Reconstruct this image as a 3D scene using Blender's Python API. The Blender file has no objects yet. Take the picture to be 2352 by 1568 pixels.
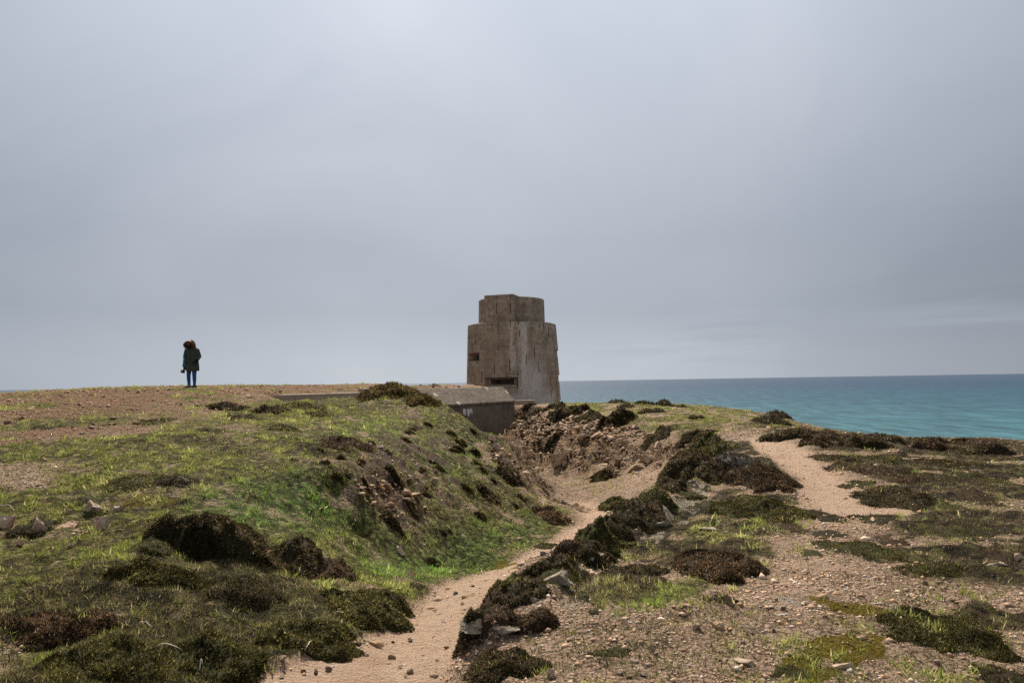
import bpy, bmesh, math, random
import numpy as np
from mathutils import Vector, Matrix

# ---------------------------------------------------------------- scene, camera, sky, sun, exposure
scene = bpy.context.scene
COL = scene.collection
R = math.radians
random.seed(7)
rng = np.random.default_rng(11)

PITCH, ROLL, LENS = R(3.36), R(-0.923), 24.0
camd = bpy.data.cameras.new('camera')
camd.lens = LENS; camd.sensor_width = 36.0; camd.clip_start = 0.1; camd.clip_end = 150000
cam = bpy.data.objects.new('camera', camd); COL.objects.link(cam)
CAMM = Matrix.Rotation(math.pi/2 + PITCH, 4, 'X') @ Matrix.Rotation(ROLL, 4, 'Z')
cam.matrix_world = CAMM
scene.camera = cam
scene.view_settings.view_transform = 'Standard'
scene.view_settings.look = 'None'
scene.view_settings.exposure = 0.64
scene.view_settings.gamma = 1.0
scene.view_settings.use_curve_mapping = False
scene.cycles.use_denoising = False          # keep the fine grain of turf and gravel

SUN_AZ, SUN_EL = R(-12), R(46)          # azimuth from +Y towards +X
sdir = Vector((math.sin(SUN_AZ)*math.cos(SUN_EL), math.cos(SUN_AZ)*math.cos(SUN_EL), math.sin(SUN_EL)))
ld = bpy.data.lights.new('sun', 'SUN'); ld.energy = 5.0; ld.angle = R(5); ld.color = (1.0, 0.91, 0.78)
sun = bpy.data.objects.new('sun', ld); COL.objects.link(sun)
sun.rotation_euler = sdir.to_track_quat('Z', 'Y').to_euler(); sun.location = sdir*100


class NT:
    """tiny node-tree writer"""
    def __init__(s, tree):
        s.t = tree; s.n = tree.nodes; s.l = tree.links
    def new(s, typ, **kw):
        n = s.n.new(typ)
        for k, v in kw.items(): setattr(n, k, v)
        return n
    def put(s, sock, v):
        if isinstance(v, bpy.types.NodeSocket): s.l.new(v, sock)
        elif isinstance(v, (tuple, list)) and len(v) == 3 and sock.type == 'RGBA': sock.default_value = (*v, 1)
        else: sock.default_value = v
    def math(s, op, a, b=0.0, c=None, clamp=False):
        n = s.new('ShaderNodeMath', operation=op, use_clamp=clamp)
        s.put(n.inputs[0], a); s.put(n.inputs[1], b)
        if c is not None: s.put(n.inputs[2], c)
        return n.outputs[0]
    def vmul(s, v, xyz):
        n = s.new('ShaderNodeVectorMath', operation='MULTIPLY'); s.put(n.inputs[0], v); n.inputs[1].default_value = xyz
        return n.outputs[0]
    def noise(s, vec, scale, detail=4, rough=0.55, dist=0.0):
        n = s.new('ShaderNodeTexNoise'); s.put(n.inputs['Vector'], vec)
        n.inputs['Scale'].default_value = scale; n.inputs['Detail'].default_value = detail
        n.inputs['Roughness'].default_value = rough; n.inputs['Distortion'].default_value = dist
        return n.outputs['Fac']
    def voro(s, vec, scale, feature='F1', out='Distance', rnd=1.0):
        n = s.new('ShaderNodeTexVoronoi', feature=feature); s.put(n.inputs['Vector'], vec)
        n.inputs['Scale'].default_value = scale; n.inputs['Randomness'].default_value = rnd
        return n.outputs[out]
    def mix(s, f, a, b, blend='MIX'):
        n = s.new('ShaderNodeMix', data_type='RGBA', blend_type=blend)
        s.put(n.inputs[0], f); s.put(n.inputs[6], a); s.put(n.inputs[7], b)
        return n.outputs[2]
    def ramp(s, f, stops):
        n = s.new('ShaderNodeValToRGB'); e = n.color_ramp.elements
        while len(e) < len(stops): e.new(0.5)
        for el, (p, c) in zip(e, stops):
            el.position = p; el.color = (*c, 1) if not isinstance(c, (int, float)) else (c, c, c, 1)
        s.put(n.inputs[0], f); return n.outputs[0]
    def step(s, x, a, b):
        n = s.new('ShaderNodeMapRange', interpolation_type='SMOOTHSTEP')
        s.put(n.inputs[0], x); s.put(n.inputs[1], a); s.put(n.inputs[2], b)
        return n.outputs[0]
    def band(s, x, a, b, w):
        return s.math('MULTIPLY', s.step(x, a-w, a+w), s.math('SUBTRACT', 1.0, s.step(x, b-w, b+w)))
    def attr(s, name, out='Color'):
        n = s.new('ShaderNodeAttribute'); n.attribute_name = name; return n.outputs[out]
    def sep(s, v):
        n = s.new('ShaderNodeSeparateXYZ'); s.put(n.inputs[0], v); return n.outputs
    def bump(s, h, strength, dist=0.02):
        n = s.new('ShaderNodeBump'); s.put(n.inputs['Height'], h)
        n.inputs['Strength'].default_value = strength; n.inputs['Distance'].default_value = dist
        return n.outputs[0]


def material(name):
    m = bpy.data.materials.new(name); m.use_nodes = True
    t = NT(m.node_tree); b = m.node_tree.nodes['Principled BSDF']
    b.inputs['Roughness'].default_value = 0.9
    b.inputs['Specular IOR Level'].default_value = 0.2
    return m, t, b


def plain(name, col, rough=0.85, var=0.25, scale=30.0, spec=0.2):
    m, t, b = material(name)
    tc = t.new('ShaderNodeTexCoord')
    n = t.noise(tc.outputs['Object'], scale, 5)
    c = t.mix(n, tuple(x*(1-var) for x in col), tuple(min(1, x*(1+var)) for x in col))
    t.put(b.inputs['Base Color'], c); b.inputs['Roughness'].default_value = rough
    b.inputs['Specular IOR Level'].default_value = spec
    t.put(b.inputs['Normal'], t.bump(n, 0.25, 0.01))
    return m


def srgb(r, g, b):
    f = lambda c: c/12.92 if c <= 0.04045 else ((c+0.055)/1.055)**2.4
    return (f(r/255), f(g/255), f(b/255))

# overcast sky: a bright cloud deck over the clear-sky model
w = bpy.data.worlds.new('World'); scene.world = w; w.use_nodes = True
t = NT(w.node_tree)
bg = w.node_tree.nodes['Background']
sky = t.new('ShaderNodeTexSky', sky_type='NISHITA', sun_disc=False, sun_elevation=SUN_EL, sun_rotation=SUN_AZ)
clear = t.vmul(sky.outputs[0], (0.07, 0.07, 0.07))
tc = t.new('ShaderNodeTexCoord'); D = tc.outputs['Generated']
ox, oy, oz = t.sep(D)
deck = t.ramp(t.math('ABSOLUTE', oz), [
    (0.0, srgb(190, 198, 207)), (0.035, srgb(186, 193, 203)), (0.10, srgb(170, 177, 187)), (0.2, srgb(171, 177, 188)),
    (0.34, srgb(184, 190, 201)), (0.52, srgb(202, 209, 221)), (1.0, (.86, .87, .90))])
dot = t.new('ShaderNodeVectorMath', operation='DOT_PRODUCT'); t.put(dot.inputs[0], D); dot.inputs[1].default_value = sdir
glow = t.step(dot.outputs['Value'], 0.35, 1.0)          # thin cloud round the hidden sun
deck = t.mix(1.0, deck, t.ramp(glow, [(0, 0.78), (0.45, 1.0), (1, 1.1)]), 'MULTIPLY')
cl = t.noise(t.vmul(D, (1.0, 1.0, 1.7)), 1.7, 5, 0.5, 0.6)
deck = t.mix(1.0, deck, t.ramp(cl, [(0.28, (0.87, 0.88, 0.91)), (0.72, (1.11, 1.10, 1.085))]), 'MULTIPLY')
side = t.step(t.math('ABSOLUTE', t.math('ADD', ox, 0.04)), 0.22, 0.7)
deck = t.mix(1.0, deck, t.ramp(side, [(0, (1, 1, 1)), (1, (0.80, 0.815, 0.84))]), 'MULTIPLY')
st = t.noise(t.vmul(D, (1.0, 1.0, 16.0)), 2.6, 4, 0.55, 0.3)   # layered bank low over the sea
low = t.band(oz, 0.02, 0.10, 0.03)
deck = t.mix(t.math('MULTIPLY', t.math('MULTIPLY', low, t.step(ox, 0.0, 0.35)), t.math('MULTIPLY', t.step(st, 0.42, 0.68), .7)), deck, srgb(160, 168, 181))
t.put(bg.inputs['Color'], t.mix(0.93, clear, deck))
bg.inputs['Strength'].default_value = 0.655

# ---------------------------------------------------------------- helpers: noise, camera rays, meshes
def _h(ix, iy, seed):
    n = (ix.astype(np.int64)*374761393 + iy.astype(np.int64)*668265263 + seed*974711) & 0x7fffffff
    n = ((n ^ (n >> 13))*1274126177) & 0x7fffffff
    n = n ^ (n >> 16)
    return (n & 0xffff)/32767.5 - 1.0

def vnoise(x, y, seed=0):
    ix = np.floor(x); iy = np.floor(y); fx = x-ix; fy = y-iy
    ux = fx*fx*fx*(fx*(fx*6-15)+10); uy = fy*fy*fy*(fy*(fy*6-15)+10)
    ix = ix.astype(np.int64); iy = iy.astype(np.int64)
    a = _h(ix, iy, seed); b = _h(ix+1, iy, seed); c = _h(ix, iy+1, seed); d = _h(ix+1, iy+1, seed)
    return (a*(1-ux)+b*ux)*(1-uy) + (c*(1-ux)+d*ux)*uy

def fbm(x, y, scale, octs=4, seed=0, gain=0.5):
    x = np.asarray(x, float); y = np.asarray(y, float)
    s = np.zeros(np.broadcast(x, y).shape); a = 1.0; f = 1.0/scale; tot = 0
    for o in range(octs):
        # rotate each octave so the lattice never lines up
        ca, sa = math.cos(o*1.1+0.3), math.sin(o*1.1+0.3)
        s += a*vnoise((x*ca-y*sa)*f+o*17.3, (x*sa+y*ca)*f-o*9.1, seed+o); tot += a; a *= gain; f *= 2.03
    return s/tot

def sstep(x, a, b):
    t_ = np.clip((x-a)/(b-a), 0, 1); return t_*t_*(3-2*t_)

# photo coordinates (2352 wide) -> direction in the world
FV = 2352*LENS/36.0
M3 = np.array(CAMM.to_3x3())
def ray(vx, vy):
    v = np.array([(vx-1176)/FV, (784-vy)/FV, -1.0])
    return M3 @ v
def at(vx, vy, d):
    r = ray(vx, vy); return r*(d/r[1])

def np_mesh(name, verts, faces, mat=None, cols=None, parent=None, smooth=False, attrs=None):
    """verts (N,3), faces (M,k) -> linked object"""
    me = bpy.data.meshes.new(name)
    verts = np.asarray(verts, np.float32); faces = np.asarray(faces, np.int32); k = faces.shape[1]
    me.vertices.add(len(verts)); me.vertices.foreach_set('co', verts.ravel())
    me.loops.add(faces.size); me.loops.foreach_set('vertex_index', faces.ravel())
    me.polygons.add(len(faces)); me.polygons.foreach_set('loop_start', np.arange(0, faces.size, k, dtype=np.int32))
    me.update(calc_edges=True)
    if smooth: me.polygons.foreach_set('use_smooth', np.ones(len(faces), bool))
    for nm, arr in ([('Col', cols)] if cols is not None else []) + list((attrs or {}).items()):
        a = me.attributes.new(nm, 'FLOAT_COLOR', 'POINT')
        arr = np.asarray(arr, np.float32)
        a.data.foreach_set('color', np.concatenate([arr, np.ones((len(arr), 1), np.float32)], 1).ravel())
    me.validate()
    o = bpy.data.objects.new(name, me); COL.objects.link(o)
    if mat: me.materials.append(mat)
    if parent: o.parent = parent
    return o

def tag(o, label=None, cat=None, group=None, kind=None):
    if label: o['label'] = label
    if cat: o['category'] = cat
    if group: o['group'] = group
    if kind: o['kind'] = kind
    return o

def empty(name, loc=(0, 0, 0), rz=0.0):
    o = bpy.data.objects.new(name, None); COL.objects.link(o)
    o.location = loc; o.rotation_euler = (0, 0, rz); o.empty_display_size = 0.2
    return o

# ---------------------------------------------------------------- terrain: surveyed points -> heightfield
PX = [  # (photo x, photo y, distance ahead)
 (0,1568,3.6),(400,1568,3.7),(800,1568,3.9),(1000,1568,3.9),(1150,1568,3.7),(1400,1568,3.6),(1900,1568,3.6),(2352,1568,3.6),
 (0,1400,4.6),(300,1400,4.7),(600,1400,5.0),(850,1400,5.7),(1000,1400,6.3),(1200,1400,4.9),(1500,1400,4.6),(1900,1400,4.6),(2352,1400,4.6),
 (1080,1450,4.7),(1030,1470,5.1),(1240,1310,6.3),(1400,1235,7.6),(1460,1190,8.6),(1560,1110,11.4),
 (0,1280,5.6),(300,1250,5.9),(600,1290,6.2),(750,1290,7.2),(850,1290,8.2),(1000,1300,9.0),(1120,1320,8.85),(1200,1290,10.0),
 (1300,1330,5.9),(1500,1300,5.9),(1800,1300,5.8),(2352,1300,5.6),
 (0,1180,7),(200,1200,6.8),(450,1120,8),(600,1200,7.4),(800,1200,9.1),(850,1240,9.3),(1000,1240,11),(1100,1250,11.6),(1250,1240,12.7),
 (1330,1200,14.9),(1400,1180,16.1),(1550,1210,7.6),(1700,1200,7.6),(2000,1200,7.5),(2352,1180,7.8),
 (1340,1160,17.8),(1260,1148,19.0),
 (900,1000,15),(1000,1000,17.5),(1100,1010,19),(1150,1010,20),(1120,997,20.6),(1085,978,22),(1050,960,24),(1000,938,25.5),(960,920,26.5),(880,905,27),
 (1185,1060,19.5),(1215,1100,18.6),(1250,1140,18.2),(1310,1180,15.2),
 (1000,1100,13.2),(1100,1150,13.5),(1180,1190,13.5),(900,1100,11.3),(800,1100,9.8),(700,1050,10.6),(700,1130,9.2),(650,1180,8.1),(900,1160,10.6),(950,1200,10.9),
 (500,1000,11.5),(300,1000,11),(100,1000,10.8),(0,1000,10.8),(0,1090,8.5),(250,1080,8.7),(500,1070,9.2),
 (700,960,16),(850,940,20),(600,940,17),(400,940,15.5),(200,950,14),(0,960,13.5),
 (0,920,19),(0,905,28),(440,891,23.8),(440,900,20),(600,885,40),(440,886,40),(200,894,36),(800,883.5,40),
 (1185,945,38.5),(1250,940,38),(1330,935,35.5),(1280,925,48),(1400,930,44),(1520,930,41),(1650,935,37),(1700,939,35.5),(1430,968,28),(1550,990,21.5),(1640,1005,17.5),
 (1200,965,37),(1300,985,31),(1400,1000,27),(1500,1010,22.5),(1220,1008,29.8),(1300,1015,26.6),(1350,1028,25),(1400,1038,23.8),(1450,1045,21.6),(1550,1040,19),(1170,975,36),(1150,985,36),
 (1215,1072,28),(1300,1080,25),(1400,1090,22),(1500,1080,18.5),(1580,1060,15.5),(1260,1110,22.7),(1330,1130,19.9),(1420,1120,18.3),(1500,1130,16.3),
 (1600,1080,12.3),(1660,1060,12),
 (1800,1100,10.3),(1900,1050,12.5),(1800,1030,13.5),(1750,1000,16.5),(1800,975,21),(2100,1060,11.8),(2352,1060,11.6),(2000,1030,14),(2200,1030,14),
 (550,889,30),(650,888,32),(750,886.5,36),(440,888,32),(320,891,33),(860,887,38),(600,915,21),(700,915,22),(800,914,23.5),(1980,1004,19),(1900,992,20),(2100,1009,18.5),(1180,937,43),(1240,932,44),(1300,927,44),
 (1800,962,29),(1900,985,24.5),(1980,1000,22),(2100,1005,20.5),(2352,1010,18.5)]
WP = [(-.33,23,-3.5),(-1.2,27,-3.5),(-1.6,33,-3.4),(-1.0,37.2,-3.2),(-2.8,30.5,-3.1),
 (-9,27.5,-.5),(-6.8,31.5,-.5),(-6.5,36,-.25),(-4,41,-.35),(-2.5,45.5,-1.4),
 (-25,55,-1.5),(-12,60,-.9),(-5,55,-1.3),(-5,70,-2.5),(0,52,-2.2),(0,60,-2.3),(6,60,-2.3),(0,75,-4),(-15,75,-3),
 (0,0,-1.6),(0,-10,-1.6),(-10,-10,-1.2),(10,-10,-1.6),(-8,0,-1.3),(8,0,-1.6),(-20,10,-.7),(18,8,-1.6),(-30,-30,-1),(30,-30,-1.8),(-25,25,-.4)]
P3 = np.array([at(*p) for p in PX] + WP)

def _U(r2): return 0.5*r2*np.log(r2+1e-9)
n_ = len(P3)
Kmat = _U(((P3[:, None, :2]-P3[None, :, :2])**2).sum(-1)) + np.eye(n_)*0.02
Pm = np.concatenate([np.ones((n_, 1)), P3[:, :2]], 1)
A_ = np.block([[Kmat, Pm], [Pm.T, np.zeros((3, 3))]])
SOL = np.linalg.solve(A_, np.concatenate([P3[:, 2], np.zeros(3)]))
def tps(x, y):
    o = SOL[n_] + SOL[n_+1]*x + SOL[n_+2]*y
    for i in range(n_):
        o = o + SOL[i]*_U((x-P3[i, 0])**2+(y-P3[i, 1])**2)
    return o

LAND = np.array([(-45,-45),(-33,15),(-28,34),(-27,52),(-20,80),(0,92),(8,82),(11.3,45),(11.9,36),(11.8,29),(11.6,24),(12.3,20.5),(14.3,18),(20,12),(30,0),(48,-45)], float)
def inside(P, x, y):
    c = np.zeros(x.shape, bool); j = len(P)-1
    for i in range(len(P)):
        xi, yi = P[i]; xj, yj = P[j]
        c ^= ((yi > y) != (yj > y)) & (x < (xj-xi)*(y-yi)/(yj-yi+1e-12)+xi); j = i
    return c
def sdf(P, x, y):
    """signed distance, negative inside"""
    d2 = np.full(x.shape, 1e18); j = len(P)-1
    for i in range(len(P)):
        ax, ay = P[j]; bx, by = P[i]; ex, ey = bx-ax, by-ay
        t_ = np.clip(((x-ax)*ex+(y-ay)*ey)/(ex*ex+ey*ey+1e-12), 0, 1)
        d2 = np.minimum(d2, (x-ax-t_*ex)**2+(y-ay-t_*ey)**2); j = i
    return np.where(inside(P, x, y), -1, 1)*np.sqrt(d2)

def axis(lo, hi, d0, k, c=0.0):
    a = [c]
    while a[-1] < hi: a.append(a[-1]+max(d0, k*abs(a[-1])))
    b = [c]
    while b[-1] > lo: b.append(b[-1]-max(d0, k*abs(b[-1])))
    return np.array(b[:0:-1]+a)
GX = axis(-75, 75, 0.045, 0.0105)
ys = [-40.0]
while ys[-1] < 2.6: ys.append(ys[-1]+max(0.06, 0.12*(2.6-ys[-1])))
while ys[-1] < 130: ys.append(ys[-1]+max(0.035, 0.0085*ys[-1]))
GY = np.array(ys)
X2, Y2 = np.meshgrid(GX, GY)
ZB = tps(X2, Y2)
sd = sdf(LAND, X2, Y2) + 0.8*fbm(X2, Y2, 5.0, 3, 40)
out = np.maximum(sd, 0)
ZB = np.where(out > 0, np.minimum(np.maximum(ZB, -6), 0.5), ZB) - out*0.35 - 0.09*out**2
ZB = np.maximum(ZB, -62)
# the ground is cut down along the concrete kerb and the bunker wall
BA, BB, BC = np.array([-10.8, 24.0]), np.array([-4.75, 33.4]), np.array([-.55, 39.95])
u_ = (BC-BA)/np.linalg.norm(BC-BA); n_v = np.array([u_[1], -u_[0]])
S_ = (X2-BA[0])*u_[0]+(Y2-BA[1])*u_[1]; T_ = (X2-BA[0])*n_v[0]+(Y2-BA[1])*n_v[1]
LBB = float(np.linalg.norm(BB-BA)); LBC = float(np.linalg.norm(BC-BA))
kb = sstep(S_, -1.5, 1.0)*(1-sstep(S_, LBB-2.5, LBB-.5))
front = kb*sstep(T_, -.12, .05)*(1-sstep(T_, 2.0, 6.0))
ZB = ZB + front*(np.minimum(ZB, -.92)-ZB)
back = kb*sstep(-T_, .05, .12)*(1-sstep(-T_, .5, 3.0))
ZB = ZB + back*(-.50-ZB)
bk = sstep(S_, LBB-2.5, LBB-1.5)*(1-sstep(S_, LBC-.2, LBC+.6))
ZB = ZB + bk*sstep(T_, .3, .75)*(1-sstep(T_, 1.3, 3.2))*(np.minimum(ZB, -3.2)-ZB)
roof = bk*(1-sstep(T_, -.9, -.5))*sstep(T_, -8, -5)
ZB = ZB + roof*(-.21-.12*sstep(T_, -1.6, -.9)+.10*fbm(X2, Y2, .5, 3, 96)-ZB)

class Field:
    def __init__(s, Z): s.Z = Z
    def __call__(s, x, y):
        x = np.asarray(x, float); y = np.asarray(y, float)
        i = np.clip(np.searchsorted(GX, x)-1, 0, len(GX)-2); j = np.clip(np.searchsorted(GY, y)-1, 0, len(GY)-2)
        fx = np.clip((x-GX[i])/(GX[i+1]-GX[i]), 0, 1); fy = np.clip((y-GY[j])/(GY[j+1]-GY[j]), 0, 1)
        Z = s.Z
        return (Z[j, i]*(1-fx)+Z[j, i+1]*fx)*(1-fy)+(Z[j+1, i]*(1-fx)+Z[j+1, i+1]*fx)*fy
TS = 2.6*np.exp(np.linspace(0, math.log(90/2.6), 2600))
def ground_hit(F, vx, vy):
    r = ray(vx, vy); r = r/r[1]
    p = TS[:, None]*r[None]
    below = p[:, 2] < F(p[:, 0], p[:, 1])
    k = int(np.argmax(below)) if below.any() else len(TS)-1
    return p[k]
H0 = Field(ZB)

# ---------------------------------------------------------------- ground cover regions (outlines surveyed on the terrain)
def wpoly(pts, F=H0):
    return np.array([ground_hit(F, *p)[:2] for p in pts])
def region(pts, soft=0.15, amp=0.25, ns=1.2, seed=1):
    P = wpoly(pts)
    lo = P.min(0)-2.5; hi = P.max(0)+2.5
    m = np.zeros(X2.shape); sel = (X2 > lo[0]) & (X2 < hi[0]) & (Y2 > lo[1]) & (Y2 < hi[1])
    x = X2[sel]; y = Y2[sel]
    k = np.clip(y/8, 0.6, 3.0)
    s = sdf(P, x, y) + amp*k*fbm(x/k, y/k, ns, 5, seed, 0.6)
    m[sel] = sstep(-s, -soft*k, soft*k); return m
def blob(cx, cy, rx, ry, **kw):
    return region([(cx+rx*math.cos(a), cy+ry*math.sin(a)) for a in np.linspace(0, 2*math.pi, 15)[:-1]], **kw)

PATH_A = [(470,1610),(560,1545),(640,1510),(760,1465),(900,1418),(950,1380),(1100,1310),(1180,1285),(1270,1240),(1330,1197),(1325,1172),(1290,1157),(1245,1149),
          (1255,1138),(1330,1150),(1400,1166),(1428,1192),(1395,1225),(1310,1268),(1235,1300),(1160,1345),(1148,1392),(1092,1420),(1085,1448),(1045,1482),(1040,1525),(1080,1610)]
PATH_B = [(1690,1007),(1730,1010),(1800,1050),(1850,1095),(1868,1145),(1882,1178),(1960,1190),(2060,1178),(2110,1166),(2050,1135),(1975,1108),(1900,1065),(1840,1034),(1785,1014),(1730,1003)]
mPa = region(PATH_A, 0.10, 0.10, 0.7, 3)
mPb = region(PATH_B, 0.16, 0.26, 0.7, 4)
mP = np.maximum(mPa, mPb)

GRASS = [(-60,1030),(120,1012),(300,988),(470,948),(560,930),(700,917),(900,905),(1000,915),(1100,968),(1150,1010),(1200,1090),(1325,1180),(1320,1200),(1180,1283),(950,1378),(900,1420),(760,1468),(560,1545),(470,1620),(-60,1620)]
mG = region(GRASS, 0.35, 0.45, 1.3, 5)
WB = np.array([(-8,27),(-4.6,31),(-2.6,29),(-1.0,25),(-.2,21.5),(.45,19.2),(1.0,17.6),(1.2,15),(0,11),(-4,12)], float)
mG = np.maximum(mG, sstep(-(sdf(WB, X2, Y2)+.5*fbm(X2, Y2, 1.2, 4, 86, .6)), -.2, .5))
mG *= 1-0.85*blob(60,1100,110,28, soft=.4, amp=.4, seed=6)
mG *= 1-0.6*blob(30,1215,60,30, soft=.3, amp=.3, seed=7)
# right of the path: thin pale turf on the hump, green on the far flat, little on the stony ground
mH = np.maximum(region([(1260,1400),(1330,1320),(1450,1230),(1560,1140),(1640,1090),(1760,1120),(1840,1200),(1800,1330),(1700,1400),(1560,1440),(1400,1430)], .5, .5, .9, 8)*1.0,
                region([(1440,975),(1560,940),(1700,945),(1800,970),(1790,1000),(1700,1005),(1640,1000),(1540,985)], .5, .8, 1.6, 9)*1.0)
FL = np.array([(5,19.5),(8,17),(11.8,20),(12,36),(10,45),(3,47),(1.8,41.5),(3.2,33),(4,25)], float)
flat_ = sstep(-(sdf(FL, X2, Y2)+1.2*fbm(X2, Y2, 2.0, 4, 93, .6)), -.6, .6)
mH = np.maximum(mH, flat_*.95)
mH = np.maximum(mH, 0.6*blob(1340,1110,100,35, soft=.5, amp=.6, seed=10))
mH = np.maximum(mH, 0.55*region([(1880,1020),(2352,1020),(2420,1300),(2200,1330),(2000,1240),(1960,1130)], .6, .8, .8, 12))
mH = np.maximum(mH, 0.32*region([(1500,1440),(2352,1330),(2420,1620),(1100,1620),(1250,1450)], .6, .9, .5, 13))
rough = fbm(X2, Y2, 0.55, 5, 21, 0.65)
mH *= sstep(rough, -0.40, 0.12)
sparse = fbm(X2/2.2, Y2, 0.9, 5, 22, 0.65)
plateau = region([(-80,1040),(-80,900),(400,888),(1000,884),(1060,905),(700,915),(470,945),(300,985)], 1, .5, 2, 14)
mH = np.maximum(mH, 0.8*plateau*sstep(sparse, -.02, 0.3))
mG = np.maximum(mG, mH)*(1-mP)
mGreen = np.maximum.reduce([blob(640,1160,190,55, soft=.5, amp=.5, seed=15), 0.9*region([(900,1250),(1050,1200),(1200,1180),(1320,1190),(1180,1275),(1000,1340),(880,1330),(830,1290)], .4, .4, .8, 16),
    0.4*blob(1500,1385,75,28, soft=.3, amp=.3, seed=17), 0.5*blob(1080,1050,120,60, soft=.6, amp=.7, seed=18), 0.35*blob(800,1000,160,30, soft=.8, amp=.8, seed=19)])
mHeath = region([(-60,1400),(60,1362),(140,1340),(215,1298),(330,1288),(480,1292),(640,1325),(700,1345),(800,1335),(940,1378),(900,1418),(760,1463),(560,1545),(470,1620),(-60,1620)], .25, .45, .8, 23)
mHeath *= (1-mP)*sstep(fbm(X2, Y2, 0.8, 4, 24), -0.55, 0.1)
heathR = np.maximum.reduce([region([(1870,1015),(2420,1015),(2420,1250),(2260,1300),(2090,1240),(1960,1215),(2060,1165),(1990,1110),(1900,1060)], .4, .6, 1.0, 75),
    .8*region([(1840,1200),(2100,1230),(2420,1260),(2420,1360),(2200,1340),(1960,1290)], .4, .6, .7, 76), region([(2110,1420),(2300,1380),(2420,1400),(2420,1620),(2290,1560),(2180,1510)], .3, .4, .6, 77),
    .9*region([(1580,1010),(1760,1020),(1860,1110),(1880,1190),(1720,1200),(1650,1110)], .3, .4, .8, 78), .8*region([(1180,1400),(1330,1290),(1500,1180),(1640,1090),(1760,1190),(1800,1320),(1600,1345),(1420,1400)], .3, .5, .6, 79), .75*region([(1420,1200),(1560,1080),(1640,1040),(1720,1100),(1600,1180),(1450,1260)], .3, .4, .6, 97), .36*region([(1240,1440),(1700,1380),(2120,1400),(2300,1500),(1900,1600),(1300,1600)], .4, .6, .5, 98),
    .7*region([(1700,985),(1800,968),(1900,990),(2420,1000),(2420,1040),(1900,1030),(1820,1010)], .4, .5, 1.2, 80)])
hn = fbm(X2/1.6, Y2/1.2, 0.5, 5, 81, .62)
mHeathR = heathR*sstep(hn, -.34, -.02)*(1-mP)
mTuft = .95*region(GRASS, .35, .45, 1.3, 5)*sstep(fbm(X2, Y2, .38, 5, 83, .62), .10, .28)*sstep(fbm(X2, Y2, 2.2, 3, 84), -.35, .2)*(1-mP)*(1-.6*mGreen)
mHeath = np.maximum.reduce([mHeath, mHeathR, mTuft])
mMoss = np.maximum.reduce([region([(1800,1540),(1880,1490),(1960,1470),(1900,1400),(1800,1380),(1960,1385),(2060,1400),(2060,1460),(2010,1530),(1900,1560),(1840,1580)], .08, .3, .4, 25),
    blob(1160,1290,60,10, soft=.1, amp=.15, seed=26), 0.7*blob(420,970,50,7, soft=.2, amp=.3, seed=27), 0.8*blob(300,1150,120,14, soft=.3, amp=.4, seed=28), 0.6*blob(1600,965,120,14, soft=.5, amp=.7, seed=29)])
mMoss *= sstep(fbm(X2, Y2, 0.3, 5, 30, .65), -0.28, 0.12)
FACE = [(1150,985),(1165,955),(1250,962),(1420,972),(1540,996),(1620,1008),(1640,1030),(1570,1075),(1500,1088),(1400,1096),(1260,1082),(1195,1055)]
mRock = np.maximum.reduce([region(FACE, .5, .5, 1.2, 31), 0.55*region([(800,1110),(880,1080),(960,1110),(950,1150),(880,1190),(820,1170)], .5, .5, .6, 32),
    0.9*region([(1120,1020),(1160,1030),(1215,1100),(1235,1140),(1190,1120),(1140,1070)], .3, .3, .6, 33)])
mSand = np.maximum(blob(1500,1095,70,32, soft=.5, amp=.4, seed=34), .5*blob(1590,1055,50,16, soft=.4, amp=.4, seed=35))*(1-mP)
END_ = np.array([(-.9,23.5),(.2,23.2),(1.0,21),(1.6,18.6),(1.9,16.6),(1.1,16.2),(.3,18.6),(-.4,20.6)], float)
endm = sstep(-(sdf(END_, X2, Y2)+.5*fbm(X2, Y2, .8, 4, 101, .6)), -.25, .35)
CUT_ = np.array([(-2.2,24),(.3,24),(1.0,27.5),(.9,31),(.6,36),(-.6,38.5),(-3.4,33.5)], float)
cutm = sstep(-(sdf(CUT_, X2, Y2)+.5*fbm(X2, Y2, 1.0, 4, 102, .6)), -.3, .5)
mRock = np.maximum(mRock, .75*endm)*(1-0.7*mSand)
mSoil = np.maximum.reduce([0.9*blob(820,1150,130,65, soft=.6, amp=.7, seed=36), 0.7*blob(980,1330,110,20, soft=.3, amp=.4, seed=37), .7*blob(650,1085,60,20, soft=.4, amp=.5, seed=38),
    .95*blob(1000,1070,170,70, soft=.8, amp=.9, seed=39), .6*blob(900,970,120,25, soft=.6, amp=.8, seed=41), .7*blob(1180,1110,70,40, soft=.5, amp=.5, seed=42)])
mSoil = np.maximum.reduce([mSoil, .8*region([(1440,975),(1560,985),(1640,1005),(1600,1035),(1500,1020)], .4, .5, .8, 94), .6*region([(1190,1080),(1400,1095),(1480,1130),(1400,1160),(1250,1140)], .4, .6, .8, 95)])
mSoil = np.maximum.reduce([mSoil, .9*cutm, .7*endm])
mSoil *= (1-mP)*sstep(fbm(X2, Y2, 0.6, 5, 43, .6), -0.25, 0.25)
mLich = np.maximum.reduce([region([(1260,1400),(1330,1310),(1480,1200),(1600,1110),(1640,1130),(1500,1260),(1420,1320),(1330,1400)], .2, .3, .4, 44), blob(1920,1475,60,32, soft=.06, amp=.2, ns=.3, seed=45),
    .9*blob(1800,1402,38,10, soft=.05, amp=.1, ns=.3, seed=46), blob(1150,1450,90,30, soft=.2, amp=.3, ns=.4, seed=47), .6*blob(1620,1200,60,20, soft=.3, amp=.4, seed=48)])
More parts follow.
